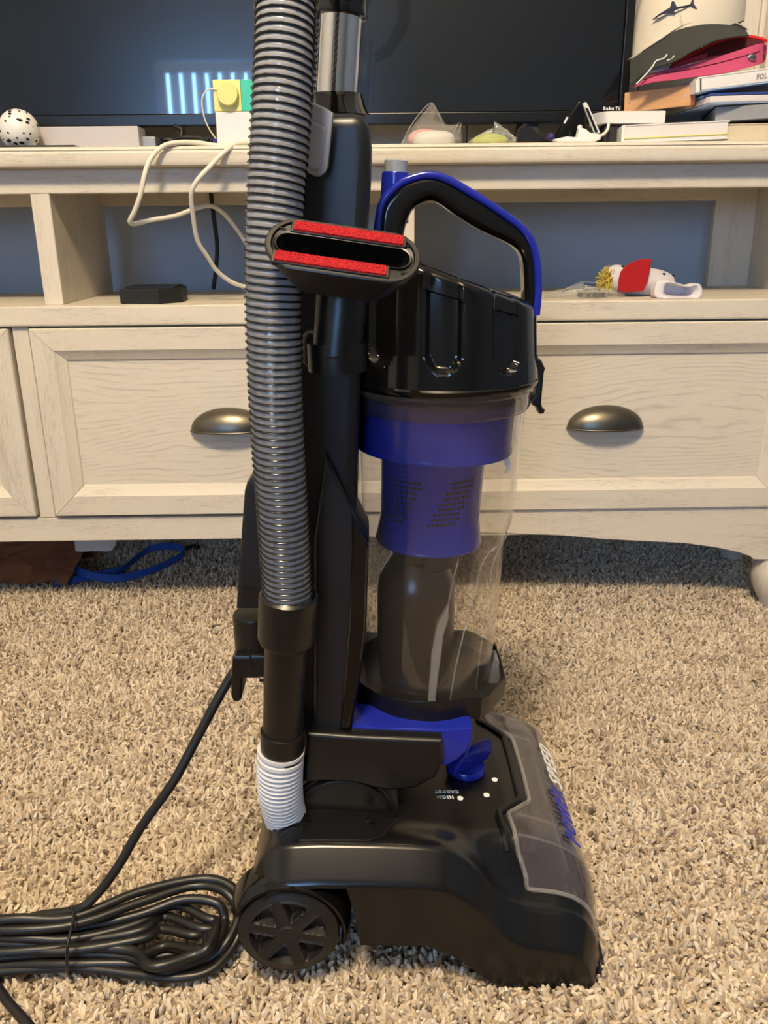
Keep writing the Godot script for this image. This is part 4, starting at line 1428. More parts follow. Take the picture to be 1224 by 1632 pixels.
func build_top_left_things() -> void:
	var top := 0.708
	# speckled ball
	var bc := Vector3(-0.4982, top + 0.0265, -1.29)
	var ball := thing("speckled_ball", "small white ball with black speckles at the left end of the console top", "ball", Vector3(bc.x, top, bc.z))
	part("ball_body", ellipsoid(bc, Vector3(0.0275, 0.0275, 0.0275), 36, 24), M.white_plastic, ball, 60)
	for k in 80:
		var n := Vector3(rng.randf_range(-1, 1), rng.randf_range(-0.8, 1), rng.randf_range(-1, 1)).normalized()
		var r := rng.randf_range(0.0008, 0.0024)
		var s := ellipsoid(Vector3.ZERO, Vector3(r * 1.5, r, 0.0005), 10, 6)
		part("speckle", s.at(Transform3D(Basis.looking_at(n, Vector3(0.3, 1, 0.2)), bc + n * 0.0274)), M.spot_black, ball, 60)
	# white slab-shaped box
	var b := thing("slim_box", "long slim white box lying under the left of the television", "box", Vector3(-0.4326, top, -1.335))
	part("box_body", rbox(-0.4951, top, -1.36, -0.3382, 0.7423, -1.32, 0.002), M.pale_grey, b)
	var b2 := thing("adapter", "small grey power adapter beside the slim white box", "adapter", Vector3(-0.3291, top, -1.345))
	part("adapter_body", rbox(-0.3393, top, -1.365, -0.3182, 0.7299, -1.335, 0.003), M.grey_plastic, b2)
	# black card under the ball
	var bk := thing("black_strip", "thin black strip lying at the console edge beside the speckled ball", "strip", Vector3(-0.465, top, -1.262))
	part("strip_body", rbox(-0.5345, top, -1.275, -0.4111, top + 0.004, -1.255, 0.001, 1), M.black_matte, bk)
	# tangle of black cable
	var tg := thing("cable_tangle", "tangled black cables behind the yellow and teal toy block", "cable", Vector3(-0.2692, top, -1.34))
	for k in 4:
		var pts := []
		for i in 7:
			pts.append(Vector3(-0.2784 + rng.randf_range(-0.045, 0.05), top + 0.004 + rng.randf_range(0.0, 0.016), -1.340 + rng.randf_range(-0.018, 0.014)))
		part("cable_loop", tube(smooth(pts, 6, true), 0.0026, 8, true), M.rubber, tg, 60)
	part("cable_lead", tube(smooth([Vector3(-0.2831, 0.7262, -1.345), Vector3(-0.2813, 0.7386, -1.35), Vector3(-0.2869, 0.7423, -1.352), Vector3(-0.2931, 0.7461, -1.356)], 6), 0.003, 8), M.rubber, tg, 60)
	var pu := thing("purple_pouch", "small dark purple pouch behind the yellow and teal toy block", "pouch", Vector3(-0.2377, top, -1.34))
	part("pouch_body", ellipsoid(Vector3(-0.2368, top + 0.009, -1.34), Vector3(0.018, 0.010, 0.012), 20, 12), M.purple, pu, 60)
	# toy block with a yellow dial
	var tb := thing("toy_block", "white toy block with a yellow dial face and teal side on the console top", "toy", Vector3(-0.1867, top, -1.30))
	var z := -1.272
	var x0 := -0.2169
	var x1 := -0.1434
	var xm := -0.1797
	var ym := 0.7542
	var yt := 0.7941
	part("white_body", rbox(x0, top + 0.003, z - 0.05, x1, ym, z, 0.0012), M.white_plastic, tb)
	part("base_plate", rbox(x0 + 0.002, top, z - 0.048, x1 - 0.002, top + 0.0032, z + 0.001, 0.0008), M.yellow, tb)
	part("yellow_block", rbox(x0 - 0.001, ym, z - 0.05, xm, yt, z, 0.0012), M.yellow, tb)
	part("teal_block", rbox(xm, ym, z - 0.05, x1, yt, z, 0.0012), M.teal, tb)
	part("dial", lathe([Vector2(0.0145, 0.0), Vector2(0.0145, 0.0095), Vector2(0.0138, 0.0108), Vector2(0.001, 0.0110)], Vector3(-0.1971, 0.7752, -1.272), Vector3.BACK, 36), M.yellow, tb)
	part("thin_wire", tube(smooth([Vector3(-0.2118, 0.7812, -1.27), Vector3(-0.2212, 0.7821, -1.27), Vector3(-0.2303, 0.7767, -1.27), Vector3(-0.2338, 0.7658, -1.27), Vector3(-0.2329, 0.7487, -1.272), Vector3(-0.2277, 0.733, -1.275), Vector3(-0.2199, 0.7205, -1.28)], 6), 0.0010, 8), M.white_cable, tb, 60)
	# two white cables over the edge
	var c1 := thing("white_cable", "white cable looping from the console top far left and back into the shelf", "cable", Vector3(-0.2514, 0.7084, -1.24), "")
	part("cable_run", tube(smooth([Vector3(-0.1514, 0.703, -1.262), Vector3(-0.1811, 0.7094, -1.258), Vector3(-0.2152, 0.7093, -1.254), Vector3(-0.2373, 0.7122, -1.248), Vector3(-0.2605, 0.7121, -1.236), Vector3(-0.2808, 0.7075, -1.226), Vector3(-0.2962, 0.6926, -1.214), Vector3(-0.3056, 0.6718, -1.206), Vector3(-0.3137, 0.645, -1.204), Vector3(-0.3257, 0.6228, -1.208), Vector3(-0.3345, 0.6116, -1.214), Vector3(-0.3311, 0.6076, -1.222), Vector3(-0.3121, 0.6124, -1.238), Vector3(-0.2817, 0.6183, -1.262), Vector3(-0.2587, 0.6278, -1.285), Vector3(-0.2393, 0.6324, -1.305), Vector3(-0.2241, 0.6221, -1.325), Vector3(-0.208, 0.5987, -1.345), Vector3(-0.1898, 0.5649, -1.365), Vector3(-0.166, 0.5278, -1.38)], 5), 0.0033, 10), M.white_cable, c1, 60)
	var c2 := thing("white_cable", "white cable hanging from the toy block down in front of the shelf", "cable", Vector3(-0.1742, 0.7078, -1.24), "")
	part("cable_run", tube(smooth([Vector3(-0.1423, 0.7094, -1.262), Vector3(-0.1693, 0.7123, -1.256), Vector3(-0.1861, 0.7095, -1.24), Vector3(-0.2014, 0.6972, -1.224), Vector3(-0.2197, 0.6794, -1.214), Vector3(-0.2372, 0.662, -1.21), Vector3(-0.2472, 0.6448, -1.214), Vector3(-0.2498, 0.6167, -1.228), Vector3(-0.25, 0.5841, -1.246), Vector3(-0.2413, 0.563, -1.262), Vector3(-0.2315, 0.541, -1.28), Vector3(-0.2137, 0.5234, -1.3), Vector3(-0.1934, 0.5145, -1.32), Vector3(-0.1623, 0.5081, -1.34)], 5), 0.0033, 10), M.white_cable, c2, 60)
	var c3 := thing("black_cable", "black cable hanging at the back of the open shelf behind the white cables", "cable", Vector3(-0.2773, 0.4999, -1.49), "")
	part("cable_run", tube(smooth([Vector3(-0.2705, 0.674, -1.485), Vector3(-0.268, 0.6249, -1.485), Vector3(-0.2654, 0.5746, -1.485), Vector3(-0.2706, 0.5336, -1.485), Vector3(-0.2774, 0.5013, -1.485)], 6), 0.0035, 10), M.rubber, c3, 60)

# a crumpled transparent bag: a peaked lump of film
func film_bag(c: Vector3, size: Vector3, peaks: Array, seed_: int) -> Geo:
	var nz := noise(seed_, 1.0, 2)
	var g := Geo.new()
	var rs := []
	for i in 19:
		var q := i / 18.0
		var r := []
		for j in 44:
			var a := TAU * j / 44.0
			var k := sin(PI * 0.5 * minf(1.0, (1.0 - q) * 1.15 + 0.02))
			var w := 1.0 + 0.30 * nz.get_noise_2d(cos(a) * 2.0 + 5.0, sin(a) * 2.0 + q * 3.5)
			var h := size.y * q
			for p in peaks:
				h += p[1] * q * exp(-pow((wrapf(a - p[0], -PI, PI)) / 0.55, 2.0))
			r.append(c + Vector3(cos(a) * size.x * k * w, h + 0.004 * nz.get_noise_2d(a * 3.0, q * 8.0) * q, sin(a) * size.z * k * w))
		rs.append(r)
	g.rows(rs)
	return g

func build_top_middle_things() -> void:
	var top := 0.708
	var t := thing("bagged_toy", "white and pink rounded toy in a clear plastic bag on the console top", "toy", Vector3(0.0821, top, -1.28))
	part("white_shell", ellipsoid(Vector3(0.0883, top + 0.008, -1.28), Vector3(0.0300, 0.0125, 0.020), 32, 16, 0.8), M.white_plastic, t, 60)
	part("pink_shell", ellipsoid(Vector3(0.0764, top + 0.012, -1.292), Vector3(0.0240, 0.0120, 0.014), 28, 14), M.soft_pink, t, 60)
	var film := Geo.new()
	film.rows([[Vector3(0.0382, 0.7079, -1.262), Vector3(0.0519, 0.7077, -1.252), Vector3(0.0849, 0.7073, -1.25), Vector3(0.1133, 0.7076, -1.256), Vector3(0.1268, 0.7127, -1.27)], [Vector3(0.0504, 0.7235, -1.258), Vector3(0.0605, 0.726, -1.252), Vector3(0.0849, 0.7275, -1.254), Vector3(0.1113, 0.7277, -1.258), Vector3(0.1255, 0.7337, -1.27)], [Vector3(0.0613, 0.7379, -1.268), Vector3(0.0714, 0.7412, -1.262), Vector3(0.0875, 0.7401, -1.268), Vector3(0.107, 0.7338, -1.27), Vector3(0.1199, 0.7359, -1.276)], [Vector3(0.0795, 0.7593, -1.282), Vector3(0.0846, 0.7638, -1.28), Vector3(0.0902, 0.7595, -1.284), Vector3(0.1012, 0.7388, -1.286), Vector3(0.1159, 0.7359, -1.29)], [Vector3(0.0681, 0.7412, -1.298), Vector3(0.0879, 0.7469, -1.3), Vector3(0.0951, 0.7436, -1.3), Vector3(0.1078, 0.737, -1.3), Vector3(0.1221, 0.7326, -1.298)], [Vector3(0.0476, 0.7162, -1.302), Vector3(0.0686, 0.718, -1.305), Vector3(0.0904, 0.7179, -1.306), Vector3(0.1121, 0.7176, -1.305), Vector3(0.128, 0.7171, -1.3)]], false)
	part("plastic_bag", film, M.clear_film, t, 12)
	var seam := smooth([Vector3(0.0418, 0.7095, -1.262), Vector3(0.0521, 0.729, -1.258), Vector3(0.0666, 0.7485, -1.27), Vector3(0.0837, 0.7638, -1.28), Vector3(0.0929, 0.7531, -1.284), Vector3(0.1013, 0.7372, -1.286)], 5)
	part("bag_seam", tube(seam, 0.0009, 6), M.clear_edge, t, 60)
	part("bag_seam", tube([Vector3(0.1085, 0.7089, -1.262), Vector3(0.1139, 0.7237, -1.266), Vector3(0.1221, 0.7371, -1.272), Vector3(0.1258, 0.7365, -1.274), Vector3(0.1215, 0.7218, -1.272)], 0.0008, 6), M.clear_edge, t, 60)
	var t2 := thing("bagged_sweets", "yellow-green item wrapped in a crumpled clear bag in front of the television", "bag", Vector3(0.1722, top, -1.29))
	part("contents", ellipsoid(Vector3(0.1694, top + 0.007, -1.29), Vector3(0.026, 0.010, 0.014), 28, 14), M.green_yellow, t2, 60)
	part("plastic_bag", film_bag(Vector3(0.173, top, -1.288), Vector3(0.034, 0.020, 0.022), [[2.4, 0.004], [0.6, 0.012]], 31), M.clear_film, t2, 14)
	# black glossy folder and card, leaning
	var t3 := thing("black_sleeve", "pointed black glossy sleeve propped up before the television's right end", "sleeve", Vector3(0.2828, top, -1.31))
	part("sleeve_body", prism([Vector2(0.2639, 0.7143), Vector2(0.2678, 0.725), Vector2(0.294, 0.7656), Vector2(0.2975, 0.7672), Vector2(0.3014, 0.7631), Vector2(0.3072, 0.7436), Vector2(0.3111, 0.7139)], -1.325, -1.30, 0.003, 2), M.black_gloss, t3, 25)
	part("white_tab", prism([Vector2(0.2747, 0.7387), Vector2(0.2787, 0.7468), Vector2(0.2814, 0.746), Vector2(0.2774, 0.7379)], -1.300, -1.298), M.white_plastic, t3)
	var t4 := thing("leaning_card", "black card with white edges leaning beside the pointed black sleeve", "card", Vector3(0.3178, top, -1.30))
	part("card_edge", prism([Vector2(0.299, 0.7627), Vector2(0.3033, 0.765), Vector2(0.3072, 0.7602), Vector2(0.3268, 0.7244), Vector2(0.3206, 0.7228), Vector2(0.3178, 0.7244)], -1.296, -1.290, 0.001, 1), M.white_plastic, t4)
	part("card_face", prism([Vector2(0.3026, 0.7568), Vector2(0.3061, 0.7568), Vector2(0.3227, 0.7259), Vector2(0.3191, 0.7251)], -1.2895, -1.2885), M.black_satin, t4)
	var t5 := thing("dark_wrapper", "flat dark wrapper with a glint of purple lying before the television", "wrapper", Vector3(0.2376, top, -1.31))
	part("wrapper_body", prism([Vector2(0.2059, 0.7139), Vector2(0.2106, 0.7321), Vector2(0.221, 0.7394), Vector2(0.2323, 0.7311), Vector2(0.251, 0.7177), Vector2(0.264, 0.7135)], -1.325, -1.30, 0.003, 1), M.black_satin, t5, 20)
	part("wrapper_fold", ellipsoid(Vector3(0.2577, 0.7208, -1.298), Vector3(0.006, 0.005, 0.006), 14, 8), M.purple, t5, 30)
	var t6 := thing("crumpled_tag", "crumpled white paper tag at the foot of the black sleeve", "paper", Vector3(0.2979, top, -1.275))
	part("tag_body", prism([Vector2(0.2555, 0.7147), Vector2(0.2755, 0.7186), Vector2(0.2889, 0.7169), Vector2(0.2915, 0.7305), Vector2(0.3005, 0.728), Vector2(0.307, 0.7232), Vector2(0.324, 0.7206), Vector2(0.3227, 0.7142), Vector2(0.3115, 0.7094), Vector2(0.2628, 0.7098)], -1.285, -1.268, 0.003, 2), M.cover_white, t6, 15)
	part("tag_loop", ellipsoid(Vector3(0.2925, 0.7301, -1.272), Vector3(0.0035, 0.0035, 0.003), 14, 8), M.cover_white, t6)

func tilt(g: Geo, pivot: Vector3, yaw: float, roll: float, pitch := 0.0) -> Geo:
	var b := Basis(Vector3.UP, yaw) * Basis(Vector3.BACK, roll) * Basis(Vector3.RIGHT, pitch)
	return g.at(Transform3D(b, pivot))

# a closed book lying flat: covers, spine on the left, page block
func book(called: String, label: String, pivot: Vector3, w: float, h: float, d: float, yaw: float, roll: float, cover: Material, pages: Material, spine := true, group := "") -> Node3D:
	var t := thing(called, label, "book", pivot, group)
	part("page_block", tilt(rbox(0.002, 0.0018, -d + 0.002, w - 0.002, h - 0.0018, -0.001, 0.0006, 1), pivot, yaw, roll), pages, t)
	part("cover", tilt(rbox(0.0, h - 0.002, -d, w, h, 0.0, 0.0008, 1), pivot, yaw, roll), cover, t)
	part("cover", tilt(rbox(0.0, 0.0, -d, w, 0.002, 0.0, 0.0008, 1), pivot, yaw, roll), cover, t)
	if spine:
		part("spine", tilt(prism(round_rect(-0.0022, 0.0, 0.0022, h, 0.002, 3), -d, 0.0, 0.0005, 1), pivot, yaw, roll), cover, t)
	return t

func build_top_right_things() -> void:
	var top := 0.708
	# white media box with a bent front corner
	var r := thing("white_box", "white box with a bent corner wedged between the wooden box and the books", "box", Vector3(0.3566, top + 0.020, -1.33))
	var y0 := 0.7376
	var y1 := 0.7539
	var plan := [Vector2(0.3223, 1.328), Vector2(0.3329, 1.304), Vector2(0.3378, 1.300), Vector2(0.4208, 1.300), Vector2(0.4208, 1.35), Vector2(0.3223 + 0.002, 1.35)]
	var g := prism(plan, y0, y1, 0.0015, 2)
	for i in g.v.size():
		g.v[i] = Vector3(g.v[i].x, g.v[i].z, -g.v[i].y)
	part("box_body", g, M.white_plastic, r, 30)
	part("box_wire", tube(smooth([Vector3(0.3391, 0.7372, -1.296), Vector3(0.3363, 0.7284, -1.29), Vector3(0.3281, 0.7213, -1.284), Vector3(0.3184, 0.7186, -1.28), Vector3(0.3071, 0.7193, -1.278)], 6), 0.0022, 8), M.white_cable, r, 60)
	var bb := thing("black_case", "small black case under the white box and beside the lowest book", "case", Vector3(0.3463, top, -1.315))
	part("case_body", rbox(0.335, top, -1.345, 0.3877, y0 - 0.0005, -1.305, 0.004), M.black_matte, bb)
	# wooden box
	var wb := thing("wooden_box", "small pale wooden box with nail heads leaning behind the stacked books", "box", Vector3(0.4198, y1, -1.34))
	var wp := Vector3(0.3662, y1 - 0.0005, -1.318)
	part("box_front", tilt(rbox(0.0, 0.0, -0.006, 0.0905, 0.0265, 0.0, 0.0008, 1), wp, -0.38, 0.055), M.light_wood, wb)
	part("box_end", tilt(rbox(0.0905, 0.0, -0.07, 0.0965, 0.0265, 0.0, 0.0008, 1), wp, -0.38, 0.055), M.orange_wood, wb)
	part("box_end", tilt(rbox(-0.0005, 0.0, -0.07, 0.0045, 0.0262, -0.0065, 0.0008, 1), wp, -0.38, 0.055), M.orange_wood, wb)
	part("box_lid", tilt(rbox(0.005, 0.0225, -0.07, 0.090, 0.0258, -0.0065, 0.0008, 1), wp, -0.38, 0.055), M.orange_wood, wb)
	for x in [0.0065, 0.0835]:
		part("nail_head", tilt(lathe([Vector2(0.0014, 0.0), Vector2(0.0013, 0.0006)], Vector3(x, 0.013, 0.0), Vector3.BACK, 12), wp, -0.38, 0.055), M.steel, wb)

	# books, from the bottom up
	var g1 := "books stacked at the right end of the console top"
	var a := book("book", "thick white book lying lowest at the left of the stack", Vector3(0.352, top, -1.262), 0.143, 0.0235, 0.16, -0.12, 0.022, M.cover_white, M.paper, true, g1)
	part("yellow_band", tilt(rbox(0.002, 0.0052, -0.001, 0.142, 0.0068, 0.0004, 0.0004, 1), Vector3(0.352, top, -1.262), -0.12, 0.026), M.yellow_line, a)
	book("book", "cream-paged book with its pages facing out lying lowest on the right", Vector3(0.491, top, -1.25), 0.155, 0.0225, 0.17, 0.0, 0.012, M.cream_paper, M.cream_paper, false, g1)
	book("book", "grey-paged book with black covers lying on the cream-paged book", Vector3(0.4805, 0.7332 + 0.0005, -1.272), 0.165, 0.0225, 0.15, -0.24, 0.030, M.cover_black, M.grey_paper, false, g1)
	# open-weave stack of magazines
	var mp := Vector3(0.4664, 0.7578, -1.256)
	var mg := thing("magazine", "blue and white magazine with a wavy page edge under the white binder", "magazine", mp, "")
	part("pages", tilt(rbox(0.0, 0.0, -0.21, 0.18, 0.0085, 0.0, 0.0015, 2), mp, 0.10, 0.03), M.paper, mg)
	part("cover", tilt(rbox(0.0, 0.0088, -0.21, 0.18, 0.0120, 0.0003, 0.0010, 1), mp, 0.10, 0.03), M.cover_blue, mg)
	part("cover_band", tilt(rbox(-0.0006, 0.0092, -0.17, 0.003, 0.0124, -0.02, 0.0008, 1), mp, 0.10, 0.03), M.cover_light_blue, mg)
	part("back_cover", tilt(rbox(0.0, -0.0022, -0.21, 0.18, -0.0004, 0.0004, 0.0008, 1), mp, 0.10, 0.03), M.cover_light_blue, mg)
	# white binder
	var bp := Vector3(0.4497, 0.7735, -1.262)
	var bn := thing("binder", "white binder on top of the stacked books with faint grey lettering", "binder", bp, "")
	part("cover", tilt(rbox(0.0, 0.0145, -0.18, 0.19, 0.0170, 0.0, 0.0010, 1), bp, 0.0, 0.115), M.cover_white, bn)
	part("spine", tilt(rbox(0.006, 0.0, -0.004, 0.19, 0.0145, 0.0, 0.0012, 2), bp, 0.0, 0.115), M.cover_white, bn)
	part("back_cover", tilt(rbox(0.003, -0.0026, -0.18, 0.19, -0.0003, 0.0005, 0.0010, 1), bp, 0.0, 0.115), M.cover_light_blue, bn)
	part("end_flap", tilt(rbox(-0.002, -0.002, -0.16, 0.004, 0.0145, 0.0, 0.0010, 1), bp, 0.0, 0.115), M.cover_white, bn)
	var bx := Vector3(cos(0.115), sin(0.115), 0)
	lettering("FOLO R", 0.0085, M.grey_print, bn, bp + bx * 0.094 + Vector3(0, 0.0075, 0.0006), bx, Vector3.UP, true, 0.1)

	# pink visor: a stiff band bent round into a flat loop
	var vz := -1.288
	var vs := thing("pink_visor", "pink visor hat with a red inside rim lying on the wooden box", "hat", Vector3(0.4609, 0.7846, -1.31))
	var lo := [Vector3(0.3663, 0.7814, -1.28), Vector3(0.3914, 0.7872, -1.278), Vector3(0.4211, 0.7898, -1.276), Vector3(0.4513, 0.7935, -1.276), Vector3(0.4865, 0.7975, -1.278), Vector3(0.5222, 0.8048, -1.282), Vector3(0.545, 0.811, -1.292), Vector3(0.5591, 0.8186, -1.31), Vector3(0.5622, 0.8279, -1.336), Vector3(0.5385, 0.8321, -1.35), Vector3(0.5029, 0.8294, -1.352), Vector3(0.4616, 0.8229, -1.35), Vector3(0.42, 0.8093, -1.345)]
	var hi := [Vector3(0.3866, 0.7965, -1.282), Vector3(0.4052, 0.8026, -1.282), Vector3(0.4289, 0.8069, -1.281), Vector3(0.4554, 0.8121, -1.281), Vector3(0.4877, 0.8209, -1.284), Vector3(0.5213, 0.8307, -1.288), Vector3(0.544, 0.8374, -1.296), Vector3(0.5591, 0.8379, -1.312), Vector3(0.5611, 0.8491, -1.338), Vector3(0.5358, 0.854, -1.346), Vector3(0.5052, 0.8484, -1.345), Vector3(0.4669, 0.8325, -1.34), Vector3(0.4324, 0.8173, -1.33)]
	lo = smooth(lo, 5)
	hi = smooth(hi, 5)
	var mid := []
	for i in lo.size():
		mid.append((lo[i] + hi[i]) * 0.5 + Vector3(0, 0, 0.002))
	part("visor_band", sheet([lo, mid, hi], 0.0022), M.pink, vs, 50)
	var back := []
	var inb := []
	for i in range(38, hi.size()):
		back.append(hi[i] + Vector3(0, 0.001, 0.002))
	part("rim_binding", tube(back, 0.0026, 8), M.red, vs, 60)
	var lining0 := []
	var lining1 := []
	for i in range(32, hi.size()):
		lining0.append(lo[i] + Vector3(-0.002, 0.002, 0.004))
		lining1.append(hi[i] + Vector3(-0.002, -0.002, 0.004))
	var lg := Geo.new()
	lg.rows([lining0, lining1], false)
	part("lining", sheet([lining0, lining1], 0.0008), M.maroon, vs, 50)
	var stitch := []
	for i in range(0, 30):
		stitch.append(lo[i].lerp(hi[i], 0.62) + Vector3(0, 0, 0.0020))
	part("seam", tube(stitch, 0.0007, 6), M.maroon, vs, 60)
	part("metal_badge", ellipsoid(Vector3(0.5283, 0.818, -1.282), Vector3(0.0062, 0.0040, 0.0014), 20, 10).at(Transform3D()), M.steel, vs, 60)

	# cap with a shark
	var cz := -1.345
	var cap := thing("baseball_cap", "cream cap with an embroidered navy shark and a dark brim underside", "hat", Vector3(0.4507, 0.8148, -1.345))
	var cc := Vector3(0.462, 0.8584, -1.375)
	var crown := Geo.new()
	var rs := []
	for i in 19:
		var q := i / 18.0
		var ring := []
		for j in 64:
			var an := TAU * j / 64.0
			var wx := 0.0785 * sqrt(maxf(0.0, 1.0 - pow(q, 3.2)))
			var wz := 0.072 * sqrt(maxf(0.0, 1.0 - pow(q, 3.2)))
			var yy := cc.y - 0.010 + 0.125 * q
			var crease := 1.0 - 0.02 * pow(maxf(0.0, sin(an)), 8.0) * sin(q * PI)
			ring.append(Vector3(cc.x + 0.003 + cos(an) * wx * crease, yy + cos(an) * 0.030 * (1.0 - q), cc.z + sin(an) * wz))
		rs.append(ring)
	crown.rows(rs)
	part("crown", crown, M.cotton, cap, 60)
	# brim: an arched plate, pale above and dark below
	var b0 := smooth([Vector3(0.3647, 0.7874, -1.294), Vector3(0.3852, 0.803, -1.274), Vector3(0.4062, 0.8084, -1.266), Vector3(0.4215, 0.8138, -1.262), Vector3(0.441, 0.825, -1.258), Vector3(0.4645, 0.8342, -1.26), Vector3(0.4933, 0.8412, -1.27), Vector3(0.5227, 0.846, -1.288)], 5)
	var b1 := smooth([Vector3(0.3783, 0.8271, -1.352), Vector3(0.3892, 0.8339, -1.336), Vector3(0.4088, 0.8455, -1.322), Vector3(0.4324, 0.8598, -1.312), Vector3(0.4593, 0.8658, -1.308), Vector3(0.487, 0.8679, -1.312), Vector3(0.5153, 0.8651, -1.322), Vector3(0.5376, 0.8598, -1.335)], 5)
	part("brim", sheet([b0, b1], 0.0016), M.brim_under, cap, 50, "dark brim underside")
	var up0 := []
	var up1 := []
	for i in b1.size():
		up0.append(b1[i] + Vector3(0, 0.0026, 0.004))
		up1.append(b1[i] + Vector3(0, 0.0030, -0.012))
	part("brim_top", sheet([up0, up1], 0.0012), M.cotton, cap, 50)
	# embroidered shark on the crown's front
	var sp := PackedVector2Array()
	for p in [Vector2(0.3987, 0.874), Vector2(0.4052, 0.8793), Vector2(0.4151, 0.8845), Vector2(0.4184, 0.886), Vector2(0.4202, 0.8935), Vector2(0.4229, 0.8928), Vector2(0.4263, 0.8859), Vector2(0.4375, 0.8866), Vector2(0.4434, 0.8881), Vector2(0.4454, 0.8941), Vector2(0.4473, 0.8926), Vector2(0.4478, 0.8881), Vector2(0.4529, 0.8812), Vector2(0.4493, 0.882), Vector2(0.4437, 0.8858), Vector2(0.4378, 0.8836), Vector2(0.431, 0.8821), Vector2(0.4241, 0.8814), Vector2(0.4247, 0.8761), Vector2(0.4218, 0.8784), Vector2(0.4156, 0.8792), Vector2(0.4074, 0.8747)]:
		sp.append(p)
	var sh := []
	for p in sp:
		sh.append(Vector2(p.x, p.y))
	part("shark_patch", front_of_crown(prism(sh, 0.0, 0.0012), cc), M.navy, cap, 25, "navy shark embroidery")
	part("shark_belly", front_of_crown(prism([Vector2(0.4021, 0.8747), Vector2(0.4088, 0.8781), Vector2(0.4148, 0.8788), Vector2(0.409, 0.8758)], 0.0004, 0.0018), cc), M.cotton, cap, 25)
	part("shark_belly", front_of_crown(prism([Vector2(0.4235, 0.8791), Vector2(0.4311, 0.8817), Vector2(0.437, 0.8832), Vector2(0.4309, 0.8833), Vector2(0.4241, 0.8814)], 0.0004, 0.0018), cc), M.cotton, cap, 25)
	part("crown_seam", tube(smooth([Vector3(0.4294, 0.8757, -1.3035), Vector3(0.4329, 0.8681, -1.3035), Vector3(0.436, 0.8574, -1.304)], 4), 0.0005, 6), M.cream_paper, cap)
	# small things under the brim
	var er := thing("blue_block", "small pale blue block in the fold under the cap brim", "block", Vector3(0.4066, 0.805, -1.292))
	part("block_body", tilt(rbox(-0.012, -0.005, -0.012, 0.013, 0.006, 0.0, 0.001, 1), Vector3(0.4055, 0.8085, -1.29), 0.2, 0.12), M.cover_light_blue, er)
	var st := thing("white_string", "loose white string hanging from the cap brim over the pink visor", "string", Vector3(0.3731, 0.7894, -1.276))
	part("string_run", tube(smooth([Vector3(0.4075, 0.8209, -1.276), Vector3(0.4026, 0.8158, -1.273), Vector3(0.3926, 0.8128, -1.273), Vector3(0.388, 0.8059, -1.273), Vector3(0.3799, 0.7965, -1.272), Vector3(0.3675, 0.7843, -1.273)], 5), 0.0010, 6), M.cover_white, st, 60)
	part("string_run", tube(smooth([Vector3(0.4158, 0.8186, -1.272), Vector3(0.4133, 0.8146, -1.271), Vector3(0.4066, 0.8131, -1.271)], 5), 0.0010, 6), M.cover_white, st, 60)

func front_of_crown(g: Geo, cc: Vector3) -> Geo:
	for i in g.v.size():
		var p := g.v[i]
		var k := clampf((p.x - cc.x) / 0.0815, -0.98, 0.98)
		var q := clampf((p.y - cc.y + 0.035) / 0.150, 0.0, 0.97)
		var w := 0.072 * sqrt(1.0 - pow(q, 3.2))
		g.v[i] = Vector3(p.x, p.y, cc.z + w * sqrt(1.0 - k * k) + p.z)
	return g

# ---------------------------------------------------------------- in the open shelf and under the console

